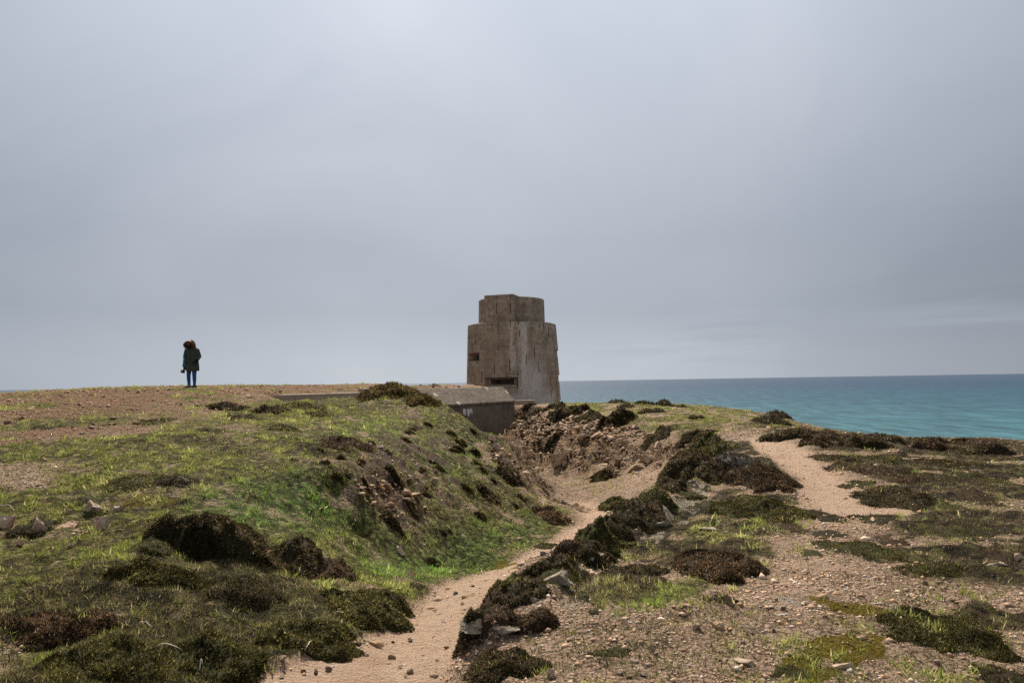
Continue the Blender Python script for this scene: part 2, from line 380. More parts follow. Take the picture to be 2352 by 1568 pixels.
mLich *= .75*sstep(fbm(X2, Y2, 0.2, 5, 49, .65), -0.12, 0.3)*(1-mP)
mG *= (1-0.8*mRock)*(1-0.75*mSoil)*(1-0.8*mSand)*(1-0.5*mLich)*(1-.6*mHeathR)
open_ = region([(1870,1170),(2060,1180),(2000,1260),(1900,1330),(1780,1400),(1690,1390),(1790,1290),(1850,1220)], .4, .5, .7, 104)
mG *= 1-.7*open_; mHeath *= 1-.7*open_
mG *= .45+.55*sstep(fbm(X2, Y2, .45, 5, 82, .65), -.38, .05)

# ---------------------------------------------------------------- relief on top of the surveyed shape
ZF = ZB.copy()
near = np.clip(1.6-Y2/60, 0.3, 1)
ZF += 0.07*fbm(X2, Y2, 2.2, 3, 51)*(1-mP)*near
bankm = region([(600,1130),(760,1040),(1000,960),(1120,990),(1220,1110),(1280,1180),(1000,1270),(800,1290)], .6, .4, 1.2, 52)
ZF += bankm*(.14*(.35-np.abs(fbm(X2, Y2, .7, 4, 103, .6)))-.03)
ZF += (0.06+0.12*bankm)*fbm(X2, Y2, 0.55, 5, 53, .62)*np.clip(mG+mSoil+mHeath, 0, 1)
ZF += 0.034*fbm(X2, Y2, 0.17, 3, 54)*(1-0.7*mP)*np.clip(1.3-Y2/40, .3, 1)
ZF += .05*mHeath*np.clip(fbm(X2, Y2, .3, 4, 85)+.3, 0, 1)
ZF -= 0.10*mPa*np.clip(1.2-Y2/14, .3, 1) + 0.05*mPb            # the path is worn into the ground
ZF -= 0.10*blob(1020,1290,180,14, soft=.3, amp=.3, seed=55)*(1-mP)
st_ = 0.42
q = (ZF + 0.25*fbm(X2, Y2, 2.0, 4, 56) + 0.12*X2*0.4)/st_
terr = ((np.floor(q)+sstep(q-np.floor(q), 0.55, 0.98))*st_) - q*st_
faceM = region(FACE, .5, .5, 1.2, 31)
ZF += mRock*((.15+1.1*faceM)*terr + 0.22*(1-2*np.abs(fbm(X2, Y2, 0.8, 5, 57, .6))) - 0.05 + 0.12*fbm(X2, Y2, .35, 4, 58, .6))
ZF += mSand*0.03*fbm(X2, Y2, .4, 3, 59)
mEdge = region([(1090,1420),(1150,1345),(1240,1300),(1400,1225),(1430,1195),(1500,1130),(1560,1075),(1620,1100),(1520,1200),(1350,1300),(1250,1400),(1150,1470),(1050,1490)], .15, .2, .6, 60)*(1-mPa)
ZF += mEdge*(0.12+0.12*fbm(X2, Y2, .45, 4, 61, .6))
wk = at(440, 891, 23.8); rw = np.sqrt((X2-wk[0])**2+((Y2-wk[1])*.6)**2)
ZF += (1-sstep(rw, 1.0, 4.0))*(wk[2]-.02+.01*fbm(X2, Y2, .3, 3, 87)-ZF)
H = Field(ZF)
def hit(vx, vy): return ground_hit(H, vx, vy)
def gz(x, y): return float(H(x, y))
def gnormal(x, y, e=0.15):
    n = Vector((gz(x-e, y)-gz(x+e, y), gz(x, y-e)-gz(x, y+e), 2*e)); n.normalize(); return n

# ---------------------------------------------------------------- materials: ground, foliage, stone, concrete, sea
def ground_material():
    m, t, b = material('heath_ground')
    tc = t.new('ShaderNodeTexCoord'); P = tc.outputs['Object']
    gA = t.sep(t.attr('mA')); gB = t.sep(t.attr('mB')); gC = t.sep(t.attr('mC')); gD = t.sep(t.attr('mD'))
    n1 = t.noise(P, 1.3, 6, .6); n2 = t.noise(P, 9, 6, .65); n3 = t.noise(P, 45, 5, .65); n4 = t.noise(P, 160, 3, .6)
    peb = t.voro(P, 38); pebc = t.voro(P, 38, out='Color'); peb2 = t.voro(P, 95); peb2c = t.voro(P, 95, out='Color')
    grav = t.ramp(n2, [(.3, (.24, .15, .098)), (.48, (.46, .31, .212)), (.68, (.62, .46, .34))])
    pc = t.ramp(t.sep(pebc)[0], [(0, (.22, .15, .11)), (.3, (.46, .31, .20)), (.6, (.56, .42, .31)), (.85, (.34, .22, .14)), (1, (.6, .52, .45))])
    pc2 = t.ramp(t.sep(peb2c)[1], [(0, (.16, .10, .07)), (.4, (.45, .30, .19)), (.8, (.58, .45, .34)), (1, (.5, .42, .36))])
    grav = t.mix(t.math('MULTIPLY', t.step(peb, .55, .25), .6), grav, pc)
    grav = t.mix(t.math('MULTIPLY', t.step(peb2, .6, .2), .5), grav, pc2)
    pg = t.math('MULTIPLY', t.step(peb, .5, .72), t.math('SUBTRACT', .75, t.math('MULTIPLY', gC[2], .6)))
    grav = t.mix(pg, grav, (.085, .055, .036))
    pathc = t.mix(.82, grav, t.ramp(t.mix(.5, n2, n3), [(.3, (.44, .29, .195)), (.7, (.66, .485, .35))]))
    pathc = t.mix(t.math('MULTIPLY', t.step(n1, .52, .68), .5), pathc, (.38, .235, .15))
    pathc = t.mix(t.math('MULTIPLY', t.step(t.noise(P, 4.5, 6, .7), .54, .68), .5), pathc, (.27, .175, .115))
    col = t.mix(gC[2], grav, pathc)
    col = t.mix(gD[0], col, t.mix(1.0, col, (.62, .52, .42), 'MULTIPLY'))
    # litter and dark humus between the stones
    hum = t.math('MULTIPLY', t.step(n3, .5, .7), t.math('SUBTRACT', 1.0, gC[2]))
    col = t.mix(t.math('MULTIPLY', hum, .75), col, (.09, .068, .04))
    lit = t.math('MULTIPLY', t.step(t.mix(.55, t.noise(P, 3.4, 7, .68), n2), .5, .64), t.math('SUBTRACT', 1.0, gC[2]))
    col = t.mix(t.math('MULTIPLY', lit, .8), col, t.ramp(n3, [(.35, (.035, .028, .014)), (.6, (.10, .082, .036)), (.8, (.20, .165, .085))]))
    def lay(mask, c, lo=.3, hi=.62, k=.6):
        nonlocal col
        f = t.math('ADD', mask, t.math('MULTIPLY', t.math('SUBTRACT', t.mix(.45, t.mix(.5, n1, n2), n3), .5), k*3.4))
        f = t.math('MULTIPLY', t.step(f, lo, hi), t.step(mask, 0.02, 0.25))
        col = t.mix(f, col, c)
    # tufts: each cell a clump, thatch and soil, with shade painted into the gaps
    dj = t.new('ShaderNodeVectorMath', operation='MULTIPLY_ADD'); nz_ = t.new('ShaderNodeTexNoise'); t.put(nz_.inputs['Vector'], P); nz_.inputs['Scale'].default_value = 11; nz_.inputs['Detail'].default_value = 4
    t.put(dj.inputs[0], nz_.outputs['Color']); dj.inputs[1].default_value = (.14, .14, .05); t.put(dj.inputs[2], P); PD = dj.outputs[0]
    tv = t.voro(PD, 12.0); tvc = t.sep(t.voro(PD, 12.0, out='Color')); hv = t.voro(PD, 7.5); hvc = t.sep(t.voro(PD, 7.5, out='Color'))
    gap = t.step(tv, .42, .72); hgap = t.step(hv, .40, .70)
    soil = t.ramp(n3, [(.3, (.05, .034, .024)), (.6, (.12, .082, .058)), (.8, (.24, .17, .12))])
    lay(gB[2], soil)
    Pr = t.vmul(P, (1.0, 1.0, 2.6)); wob = t.new('ShaderNodeVectorMath', operation='MULTIPLY_ADD')
    nzc = t.new('ShaderNodeTexNoise'); t.put(nzc.inputs['Vector'], P); nzc.inputs['Scale'].default_value = 2.5; nzc.inputs['Detail'].default_value = 5
    t.put(wob.inputs[0], nzc.outputs['Color']); wob.inputs[1].default_value = (.7, .7, .9); t.put(wob.inputs[2], Pr); Pr = wob.outputs[0]
    e1 = t.voro(Pr, 1.7, 'DISTANCE_TO_EDGE'); c1 = t.voro(Pr, 1.7, out='Color'); e2 = t.voro(Pr, 5.5, 'DISTANCE_TO_EDGE'); c2 = t.voro(Pr, 5.5, out='Color')
    rock = t.ramp(t.mix(.5, t.sep(c1)[0], t.sep(c2)[1]), [(.2, (.075, .043, .024)), (.42, (.20, .118, .062)), (.6, (.36, .24, .145)), (.8, (.17, .098, .052)), (.95, (.50, .37, .25))])
    rock = t.mix(t.math('MULTIPLY', t.step(n2, .5, .7), .6), rock, (.16, .10, .06))
    crack = t.math('MAXIMUM', t.math('SUBTRACT', 1.0, t.step(e1, .0, .07)), t.math('MULTIPLY', t.math('SUBTRACT', 1.0, t.step(e2, .0, .08)), .8))
    rock = t.mix(t.math('MULTIPLY', crack, .9), rock, (.018, .012, .008))
    rock = t.mix(t.math('MULTIPLY', t.step(t.mix(.5, n1, n2), .52, .62), .6), rock, (.06, .045, .025))
    crackh = t.math('MULTIPLY', t.math('MULTIPLY', crack, gB[0]), -1.6)
    lay(gB[0], rock)
    turf = t.ramp(t.mix(.5, n2, n3), [(.34, (.03, .022, .010)), (.47, (.12, .105, .034)), (.56, (.22, .19, .07)), (.7, (.36, .31, .15))])
    turf = t.mix(t.math('MULTIPLY', gC[0], .8), turf, t.ramp(t.mix(.5, n2, n3), [(.35, (.026, .038, .011)), (.5, (.085, .155, .028)), (.65, (.18, .26, .055))]))
    turf = t.mix(t.math('MULTIPLY', gC[1], .7), turf, (.27, .225, .105))
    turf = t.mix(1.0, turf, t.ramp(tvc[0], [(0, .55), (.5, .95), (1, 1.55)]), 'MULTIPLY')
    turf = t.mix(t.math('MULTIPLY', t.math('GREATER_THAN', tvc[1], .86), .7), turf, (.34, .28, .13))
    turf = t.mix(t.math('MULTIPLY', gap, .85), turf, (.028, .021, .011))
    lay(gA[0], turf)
    heath = t.ramp(t.mix(.5, n2, n3), [(.36, (.014, .011, .006)), (.5, (.05, .038, .018)), (.62, (.13, .10, .05)), (.75, (.22, .17, .09))])
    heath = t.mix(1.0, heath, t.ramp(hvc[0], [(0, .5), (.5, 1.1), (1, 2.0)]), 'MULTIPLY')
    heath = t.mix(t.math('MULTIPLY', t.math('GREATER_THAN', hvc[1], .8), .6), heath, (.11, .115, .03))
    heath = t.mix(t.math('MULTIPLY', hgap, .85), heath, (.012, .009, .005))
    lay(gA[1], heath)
    moss = t.ramp(n3, [(.3, (.06, .043, .004)), (.7, (.21, .15, .012))])
    lay(gA[2], moss, .35, .6)
    lich = t.ramp(n3, [(.3, (.12, .10, .07)), (.5, (.34, .30, .235)), (.75, (.50, .46, .39))])
    lay(gB[1], lich, .4, .65)
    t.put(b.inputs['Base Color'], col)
    b.inputs['Roughness'].default_value = .95; b.inputs['Specular IOR Level'].default_value = .1
    hgt = t.math('ADD', t.math('MULTIPLY', n3, .7), t.math('ADD', t.math('MULTIPLY', n2, .8), t.math('ADD', t.math('MULTIPLY', t.math('SUBTRACT', 1.0, peb), .35), t.math('MULTIPLY', n4, .35))))
    hgt = t.math('ADD', hgt, crackh)
    hgt = t.math('SUBTRACT', hgt, t.math('ADD', t.math('MULTIPLY', t.math('MULTIPLY', tv, gA[0]), .9), t.math('MULTIPLY', t.math('MULTIPLY', hv, gA[1]), 1.3)))
    t.put(b.inputs['Normal'], t.bump(hgt, 1.0, .085))
    return m
M_GROUND = ground_material()

def vcol_material(name, rough=.85, spec=.15, trans=0.0):
    m, t, b = material(name)
    t.put(b.inputs['Base Color'], t.attr('Col')); b.inputs['Roughness'].default_value = rough
    b.inputs['Specular IOR Level'].default_value = spec
    if trans:
        tr = t.new('ShaderNodeBsdfTranslucent'); t.put(tr.inputs[0], t.attr('Col'))
        mx = t.new('ShaderNodeMixShader'); mx.inputs[0].default_value = trans
        t.l.new(b.outputs[0], mx.inputs[1]); t.l.new(tr.outputs[0], mx.inputs[2])
        t.l.new(mx.outputs[0], t.n['Material Output'].inputs[0])
    return m
M_LEAF = vcol_material('leaf_blades', trans=.45)
M_GRAV = vcol_material('gravel_grains', .9)

def stone_material(name, stops, lichen=.25, yellow=0.0, sc=1.0):
    m, t, b = material(name)
    tc = t.new('ShaderNodeTexCoord'); P = t.vmul(tc.outputs['Object'], (sc, sc, sc))
    oi = t.new('ShaderNodeObjectInfo'); rnd = oi.outputs['Random']
    off = t.new('ShaderNodeVectorMath', operation='ADD'); t.put(off.inputs[0], P)
    cx = t.new('ShaderNodeCombineXYZ'); t.put(cx.inputs[0], t.math('MULTIPLY', rnd, 37.0)); t.put(off.inputs[1], cx.outputs[0]); P = off.outputs[0]
    n = t.noise(P, 2.2, 7, .65); f = t.noise(P, 11, 5, .65)
    c = t.ramp(t.mix(.4, n, f), stops)
    c = t.mix(1.0, c, t.ramp(rnd, [(0, .72), (1, 1.2)]), 'MULTIPLY')
    c = t.mix(t.math('MULTIPLY', t.step(t.noise(P, 4, 5, .6), .62-.3*lichen, .7-.25*lichen), min(1, lichen*2)), c, (.38, .345, .285))
    if yellow: c = t.mix(t.math('MULTIPLY', t.step(t.noise(P, 5, 3), .63, .67), yellow), c, (.62, .36, .02))
    c = t.mix(t.math('MULTIPLY', t.step(f, .58, .75), .5), c, (.08, .055, .04))
    t.put(b.inputs['Base Color'], c)
    t.put(b.inputs['Normal'], t.bump(t.math('ADD', n, t.math('MULTIPLY', f, .6)), 1.0, .06))
    return m
M_OCHRE = stone_material('ochre_stone', [(.36, (.10, .062, .036)), (.5, (.33, .22, .13)), (.64, (.52, .39, .265))], .2)
M_PINK = stone_material('pink_granite', [(.35, (.17, .10, .07)), (.5, (.40, .265, .18)), (.65, (.54, .41, .31))], .25)
M_PALE = stone_material('pale_stone', [(.35, (.22, .15, .10)), (.5, (.47, .35, .25)), (.65, (.62, .52, .42))], .2)
M_LICHR = stone_material('lichen_rock', [(.38, (.07, .052, .034)), (.5, (.25, .20, .145)), (.62, (.44, .385, .31))], .3)
M_YELR = stone_material('yellow_lichen_rock', [(.3, (.28, .19, .14)), (.5, (.45, .33, .25)), (.7, (.55, .46, .38))], .4, 1.0)
M_DARK = stone_material('dark_stone', [(.3, (.05, .045, .045)), (.5, (.12, .10, .09)), (.7, (.24, .18, .14))], .05)

# ---------------------------------------------------------------- ground and paths
ny, nx = X2.shape
idx = np.arange(ny*nx).reshape(ny, nx)
quads = np.stack([idx[:-1, :-1], idx[:-1, 1:], idx[1:, 1:], idx[1:, :-1]], -1).reshape(-1, 4)
verts = np.stack([X2, Y2, ZF], -1).reshape(-1, 3)
straw = np.clip(blob(420,1130,160,30, soft=.5, amp=.5, seed=62) + .5*sstep(fbm(X2, Y2, 1.6, 4, 63), .1, .5), 0, 1)*(1-mGreen)
AT = {'mA': np.stack([mG, mHeath, mMoss], -1).reshape(-1, 3), 'mB': np.stack([mRock, mLich, mSoil], -1).reshape(-1, 3),
      'mD': np.stack([plateau, plateau*0, plateau*0], -1).reshape(-1, 3),
      'mC': np.stack([mGreen, straw, np.maximum.reduce([mP, .6*mSand, .45*open_])], -1).reshape(-1, 3)}
def sub_sheet(name, keep):
    f = quads[keep]; u, inv = np.unique(f, return_inverse=True)
    o = np_mesh(name, verts[u], inv.reshape(f.shape), M_GROUND, smooth=True, attrs={k: v[u] for k, v in AT.items()})
    return o
pa = mPa.reshape(-1)[quads].mean(1) > .5; pb = mPb.reshape(-1)[quads].mean(1) > .5
zq = verts[quads][:, :, 2].min(1)
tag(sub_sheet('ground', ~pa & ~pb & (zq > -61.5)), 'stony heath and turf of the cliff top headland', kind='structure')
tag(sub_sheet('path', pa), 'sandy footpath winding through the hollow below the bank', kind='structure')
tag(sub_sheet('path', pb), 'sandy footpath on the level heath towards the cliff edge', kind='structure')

# ---------------------------------------------------------------- sea
def sea_material():
    m, t, b = material('sea_water')
    tc = t.new('ShaderNodeTexCoord'); P = tc.outputs['Object']
    ln = t.new('ShaderNodeVectorMath', operation='LENGTH'); t.put(ln.inputs[0], P)
    lg = t.math('LOGARITHM', ln.outputs['Value'], 10.0)
    big = t.noise(t.vmul(P, (1, 2.2, 1)), .0016, 6, .6)
    k = t.math('ADD', lg, t.math('MULTIPLY', t.math('SUBTRACT', big, .5), .5))
    c = t.ramp(t.math('DIVIDE', k, 5.0), [(.50, (.056, .128, .146)), (.58, (.038, .100, .126)), (.64, (.028, .074, .108)), (.72, (.028, .058, .098)), (.86, (.042, .068, .108))])
    ch = t.noise(t.vmul(P, (.55, 1.6, 1)), .09, 6, .7); ch2 = t.noise(t.vmul(P, (1, .14, 1)), .075, 7, .72)
    c = t.mix(1.0, c, t.ramp(t.mix(.7, ch, ch2), [(.38, .48), (.5, .95), (.62, 1.6)]), 'MULTIPLY')
    foam = t.math('MULTIPLY', t.step(t.noise(t.vmul(P, (1, .3, 1)), .06, 5, .75), .72, .78), .6)
    c = t.mix(foam, c, (.55, .6, .62))
    t.put(b.inputs['Base Color'], c); b.inputs['Roughness'].default_value = .6
    b.inputs['Specular IOR Level'].default_value = .05
    t.put(b.inputs['Normal'], t.bump(t.math('ADD', ch, ch2), .6, 2.0))
    return m
rad = np.concatenate([[0], np.geomspace(8, 120000, 60)]); ang = np.linspace(0, 2*np.pi, 97)[:-1]
sv = np.stack([np.outer(rad, np.cos(ang)), np.outer(rad, np.sin(ang)), np.zeros((61, 96))], -1).reshape(-1, 3)
i_ = np.arange(60)[:, None]; j_ = np.arange(96)[None]
sf = np.stack([i_*96+j_, i_*96+(j_+1) % 96, (i_+1)*96+(j_+1) % 96, (i_+1)*96+j_], -1).reshape(-1, 4)
sea = np_mesh('sea', sv, sf[96:], sea_material()); sea.location = (0, 0, -48)
tag(sea, 'open turquoise sea reaching to the horizon', kind='structure')

# ---------------------------------------------------------------- concrete
def concrete_material(name, mode):
    m, t, b = material(name)
    tc = t.new('ShaderNodeTexCoord'); P = tc.outputs['Object']
    x, y, z = t.sep(P)
    if mode == 'tower':
        th = t.math('ARCTAN2', x, t.math('MULTIPLY', y, -1.0)); along = t.math('MULTIPLY', th, 4.0)
    else:
        th = None; along = y
    cc = t.new('ShaderNodeCombineXYZ'); t.put(cc.inputs[0], along); t.put(cc.inputs[2], z)
    if mode != 'tower': t.put(cc.inputs[1], x)
    Q = cc.outputs[0]
    big = t.noise(Q, .55, 6, .6); mid = t.noise(Q, 2.4, 7, .65); fine = t.noise(Q, 14, 6, .7)
    run = t.noise(t.vmul(Q, (3.2, 3.2, .16)), 1.5, 7, .65); run2 = t.noise(t.vmul(Q, (9, 9, .35)), 1.5, 5, .6)
    c = t.ramp(t.mix(.5, big, mid), [(.33, (.10, .075, .053)), (.45, (.225, .172, .124)), (.56, (.33, .26, .196)), (.70, (.45, .38, .305))])
    c = t.mix(t.math('MULTIPLY', t.step(run, .48, .72), .5 if mode == 'tower' else .3), c, (.065, .053, .042))
    c = t.mix(t.math('MULTIPLY', t.step(run2, .55, .75), .3), c, (.30, .26, .215))
    c = t.mix(t.math('MULTIPLY', t.step(t.noise(Q, 1.1, 5, .6), .55, .72), .35), c, (.20, .13, .075))
    if mode == 'tower':
        # shuttering lifts: wavy pale lime lines at each pour
        zz = t.math('ADD', z, t.math('MULTIPLY', t.math('SUBTRACT', t.noise(Q, .5, 3), .5), .5))
        fr = t.math('FRACT', t.math('DIVIDE', zz, 1.05))
        line = t.band(fr, .45, .53, .035)
        line = t.math('MULTIPLY', line, t.step(t.noise(Q, 1.3, 4), .45, .62))
        c = t.mix(t.math('MULTIPLY', line, .75), c, (.48, .43, .37))
        fv = t.math('FRACT', t.math('DIVIDE', along, .62)); vl = t.band(fv, .48, .5, .02)
        c = t.mix(t.math('MULTIPLY', vl, t.math('MULTIPLY', t.step(mid, .4, .6), .25)), c, (.06, .045, .035))
        fz = t.math('FRACT', t.math('DIVIDE', zz, .35)); hl = t.band(fz, .45, .55, .06)
        c = t.mix(t.math('MULTIPLY', hl, .22), c, (.06, .045, .035))
        # lime washed out of the concrete down the front
        wob = t.math('MULTIPLY', t.math('SUBTRACT', t.noise(Q, 1.6, 6, .65), .5), .35)
        tw = t.math('ADD', th, wob)
        up = t.band(tw, .17, .33, .09)
        lowr = t.math('MULTIPLY', t.band(tw, .17, .74, .2), t.math('SUBTRACT', 1.0, t.step(z, .2+2.2, 2.6+2.2)))
        verylow = t.math('MULTIPLY', t.band(tw, -.05, 1.05, .12), t.math('SUBTRACT', 1.0, t.step(z, -1.4+2.2, -.6+2.2)))
        thin = t.math('MULTIPLY', t.band(tw, -.04, .05, .03), t.step(z, .2+2.2, 1.5+2.2))
        onl = t.math('SUBTRACT', 1.0, t.step(z, 7.05, 7.15))
        W = t.math('MAXIMUM', t.math('MAXIMUM', up, lowr), t.math('MAXIMUM', t.math('MULTIPLY', thin, .7), t.math('MULTIPLY', verylow, .9)))
        W = t.math('MULTIPLY', W, t.step(t.mix(.5, t.noise(t.vmul(Q, (3, 3, .6)), 1.6, 7, .7), fine), .32, .56))
        rim = t.math('MULTIPLY', t.band(z, 6.2, 7.1, .25), t.math('MULTIPLY', t.band(th, .45, 1.2, .1), t.step(run2, .5, .6)))
        W = t.math('MAXIMUM', W, t.math('MULTIPLY', rim, .6))
        c = t.mix(t.math('MULTIPLY', t.math('MULTIPLY', W, onl), .62), c, (.64, .62, .595))
        # spalled cracks over the rebar and pin holes
        ck = t.new('ShaderNodeCombineXYZ'); t.put(ck.inputs[0], t.math('MULTIPLY', along, 1.9)); t.put(ck.inputs[2], t.math('MULTIPLY', z, .55))
        vd = t.new('ShaderNodeTexVoronoi', feature='F1'); t.put(vd.inputs['Vector'], ck.outputs[0]); vd.inputs['Scale'].default_value = .8
        pv = t.new('ShaderNodeVectorMath', operation='SUBTRACT'); t.put(pv.inputs[0], t.vmul(ck.outputs[0], (.8, .8, .8))); t.put(pv.inputs[1], t.vmul(vd.outputs['Position'], (.8, .8, .8)))
        px_, _, pz_ = t.sep(pv.outputs[0])
        wv = t.math('MULTIPLY', t.math('SUBTRACT', t.noise(Q, 3, 4), .5), .08)
        slot = t.math('MULTIPLY', t.math('LESS_THAN', t.math('ABSOLUTE', t.math('ADD', px_, wv)), .055), t.math('LESS_THAN', t.math('ABSOLUTE', pz_), .2))
        slot = t.math('MULTIPLY', slot, t.math('GREATER_THAN', t.sep(vd.outputs['Color'])[0], .5))
        pv2 = t.voro(t.vmul(Q, (1, 1, .6)), 3.2)
        pit = t.math('MULTIPLY', t.math('LESS_THAN', pv2, .13), t.step(t.noise(Q, .8, 3), .52, .6))
        dark = t.math('MAXIMUM', slot, pit)
        c = t.mix(t.math('MULTIPLY', dark, .9), c, (.02, .016, .013))
    else:
        # lichen rosettes
        v = t.new('ShaderNodeTexVoronoi'); t.put(v.inputs['Vector'], P); v.inputs['Scale'].default_value = 1.5
        d = t.math('ADD', v.outputs['Distance'], t.math('MULTIPLY', t.math('SUBTRACT', t.noise(P, 9, 4), .5), .22))
        spot = t.math('MULTIPLY', t.math('LESS_THAN', d, .2), t.math('GREATER_THAN', t.sep(v.outputs['Color'])[1], .45))
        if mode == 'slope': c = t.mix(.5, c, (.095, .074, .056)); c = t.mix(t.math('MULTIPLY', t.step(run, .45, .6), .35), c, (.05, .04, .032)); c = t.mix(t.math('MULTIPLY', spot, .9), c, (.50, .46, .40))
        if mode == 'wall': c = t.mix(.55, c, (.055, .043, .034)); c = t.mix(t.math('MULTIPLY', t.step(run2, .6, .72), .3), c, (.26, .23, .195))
        fr = t.math('FRACT', t.math('DIVIDE', z, .28)); line = t.band(fr, .47, .5, .03)
        c = t.mix(t.math('MULTIPLY', line, .6), c, (.03, .022, .016))
        c = t.mix(t.math('MULTIPLY', t.step(t.noise(P, 1.2, 6, .65), .5, .68), .5), c, (.07, .055, .042))
        yl = t.math('MULTIPLY', t.step(t.noise(P, .8, 3), .6, .66), t.step(t.noise(P, 6, 4), .5, .6))
        if mode == 'edge': c = t.mix(.4, c, (.36, .32, .27))
        if mode == 'edge': c = t.mix(t.math('MULTIPLY', yl, .8), c, (.38, .22, .02))
    t.put(b.inputs['Base Color'], c); b.inputs['Roughness'].default_value = .92
    hgt = t.math('ADD', mid, t.math('ADD', t.math('MULTIPLY', fine, .5), t.math('MULTIPLY', run2, .4)))
    if mode == 'tower': hgt = t.math('SUBTRACT', hgt, t.math('MULTIPLY', dark, 1.5))
    t.put(b.inputs['Normal'], t.bump(hgt, .5, .05))
    return m
M_TOW = concrete_material('weathered_concrete', 'tower')
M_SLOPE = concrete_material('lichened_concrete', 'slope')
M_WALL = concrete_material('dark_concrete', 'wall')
M_EDGE = concrete_material('edge_concrete', 'edge')
M_RUST = plain('rusted_steel', (.06, .03, .018), .8)
M_WOOD = plain('grey_timber', (.16, .14, .12), .9, .35, 12)

def drum(zs, ths, rad, holes, name, parent, mat, cap=True):
    """battered drum wall with splayed openings: rad(z); holes = (th0, th1, z0, z1, depth, splay)"""
    zs = sorted(set(zs) | {v for h in holes for v in h[2:4]}); ths = sorted(set(ths) | {v for h in holes for v in h[0:2]})
    V = []; Fq = []
    def P(th, z, dr=0.0):
        r = rad(z)-dr; V.append((r*math.sin(th), -r*math.cos(th), z)); return len(V)-1
    g = [[P(th, z) for th in ths] for z in zs]
    nt = len(ths)
    for i in range(len(zs)-1):
        for j in range(nt):
            j2 = (j+1) % nt; tm = .5*(ths[j]+(ths[j2] if j2 else 2*math.pi+ths[0])); zm = .5*(zs[i]+zs[i+1])
            if any(h[0] < tm < h[1] and h[2] < zm < h[3] for h in holes): continue
            Fq.append((g[i][j], g[i][j2], g[i+1][j2], g[i+1][j]))
    for h in holes:
        t0, t1, z0, z1, dep, sp = h
        cols = [q for q in ths if t0-1e-6 <= q <= t1+1e-6]
        prev = None
        for dr, s in ((0, 0), (dep*.35, sp), (dep*.36, sp*1.0), (dep, sp)):
            ring = []
            a0, a1 = t0+s, t1-s; b0, b1 = z0+s*2.0, z1-s*2.0
            f = lambda q: a0+(q-t0)/(t1-t0)*(a1-a0)
            ring += [P(f(q), b0, dr) for q in cols] + [P(f(q), b1, dr) for q in reversed(cols)]
            if prev:
                n = len(ring)
                for k in range(n): Fq.append((prev[k], prev[(k+1) % n], ring[(k+1) % n], ring[k]))
            prev = ring
        n = len(cols)
        for k in range(n-1): Fq.append((prev[k], prev[k+1], prev[2*n-2-k], prev[2*n-1-k]))
    if cap:      # chamfered rim and roof
        zt = zs[-1]; r1 = [P(th, zt) for th in ths]
        for th_i in r1: x, y, z = V[th_i]; k = (math.hypot(x, y)-.05)/math.hypot(x, y); V[th_i] = (x*k, y*k, z+.05)
        V.append((0, 0, zt+.10)); ctr = len(V)-1
        for j in range(nt):
            j2 = (j+1) % nt
            Fq.append((g[-1][j], g[-1][j2], r1[j2], r1[j])); Fq.append((r1[j], r1[j2], ctr, ctr))
    me = bpy.data.meshes.new(name); me.from_pydata(V, [], [tuple(dict.fromkeys(f)) for f in Fq])
    me.validate(); me.update(); me.materials.append(mat)
    o = bpy.data.objects.new(name, me); COL.objects.link(o); o.parent = parent
    for p in me.polygons: p.use_smooth = False
    return o

def bm_obj(name, bm, mat, parent=None, smooth=False):
    me = bpy.data.meshes.new(name); bmesh.ops.recalc_face_normals(bm, faces=bm.faces); bm.to_mesh(me); bm.free()
    if mat: me.materials.append(mat)
    if smooth: me.polygons.foreach_set('use_smooth', np.ones(len(me.polygons), bool))
    o = bpy.data.objects.new(name, me); COL.objects.link(o)
    if parent: o.parent = parent
    return o

def box_bm(x0, x1, y0, y1, z0, z1, bev=0.0, bm=None, mtx=None):
    b2 = bmesh.new(); bmesh.ops.create_cube(b2, size=1)
    for v in b2.verts: v.co = Vector((x0+(v.co.x+.5)*(x1-x0), y0+(v.co.y+.5)*(y1-y0), z0+(v.co.z+.5)*(z1-z0)))
    if bev: bmesh.ops.bevel(b2, geom=list(b2.edges), offset=bev, segments=1, affect='EDGES')
    if mtx: b2.transform(mtx)
    if bm is None: return b2
    me = bpy.data.meshes.new('tmp'); b2.to_mesh(me); b2.free(); bm.from_mesh(me); bpy.data.meshes.remove(me); return bm

# the observation tower; its own z = 0 lies 2.2 m below eye level
tower = empty('observation_tower', (0.0, 60.0, -2.2))
tag(tower, 'tall weathered concrete observation tower of stacked drums on the headland', 'tower')
TZ = 7.10
ths72 = [-math.pi+2*math.pi*i/96 for i in range(96)]
rlow = lambda z: 4.10-0.225*np.clip(z, -3, 8)/7.1
slits = [(1.95, 2.5, 4.38, 4.82, 1.2, .02), (1.95, 2.5, 2.18, 2.65, 1.2, .02)]
win = (-1.25, -.775, 4.00, 4.62, 1.6, .02); slot_ = (-.60, .10, 1.88, 2.50, 1.8, .065)
drum([-2.5, -1, 0, .6, 1.2, 3.2, 5.4, 6.2, TZ], ths72, rlow, [win, slot_] + slits, 'lower_drum', tower, M_TOW)
drum([TZ-.3, 8, 8.8, 9.3], ths72, lambda z: 2.93-.02*(z-7), [], 'upper_drum', tower, M_TOW)
# squared projection on the upper drum
rot = Matrix.Rotation(-R(17.6), 4, 'Z')
bm = box_bm(-1.28, 1.28, -3.5, -1.5, TZ+.02, 9.46, .03, mtx=rot)
bm_obj('projecting_block', bm, M_TOW, tower)
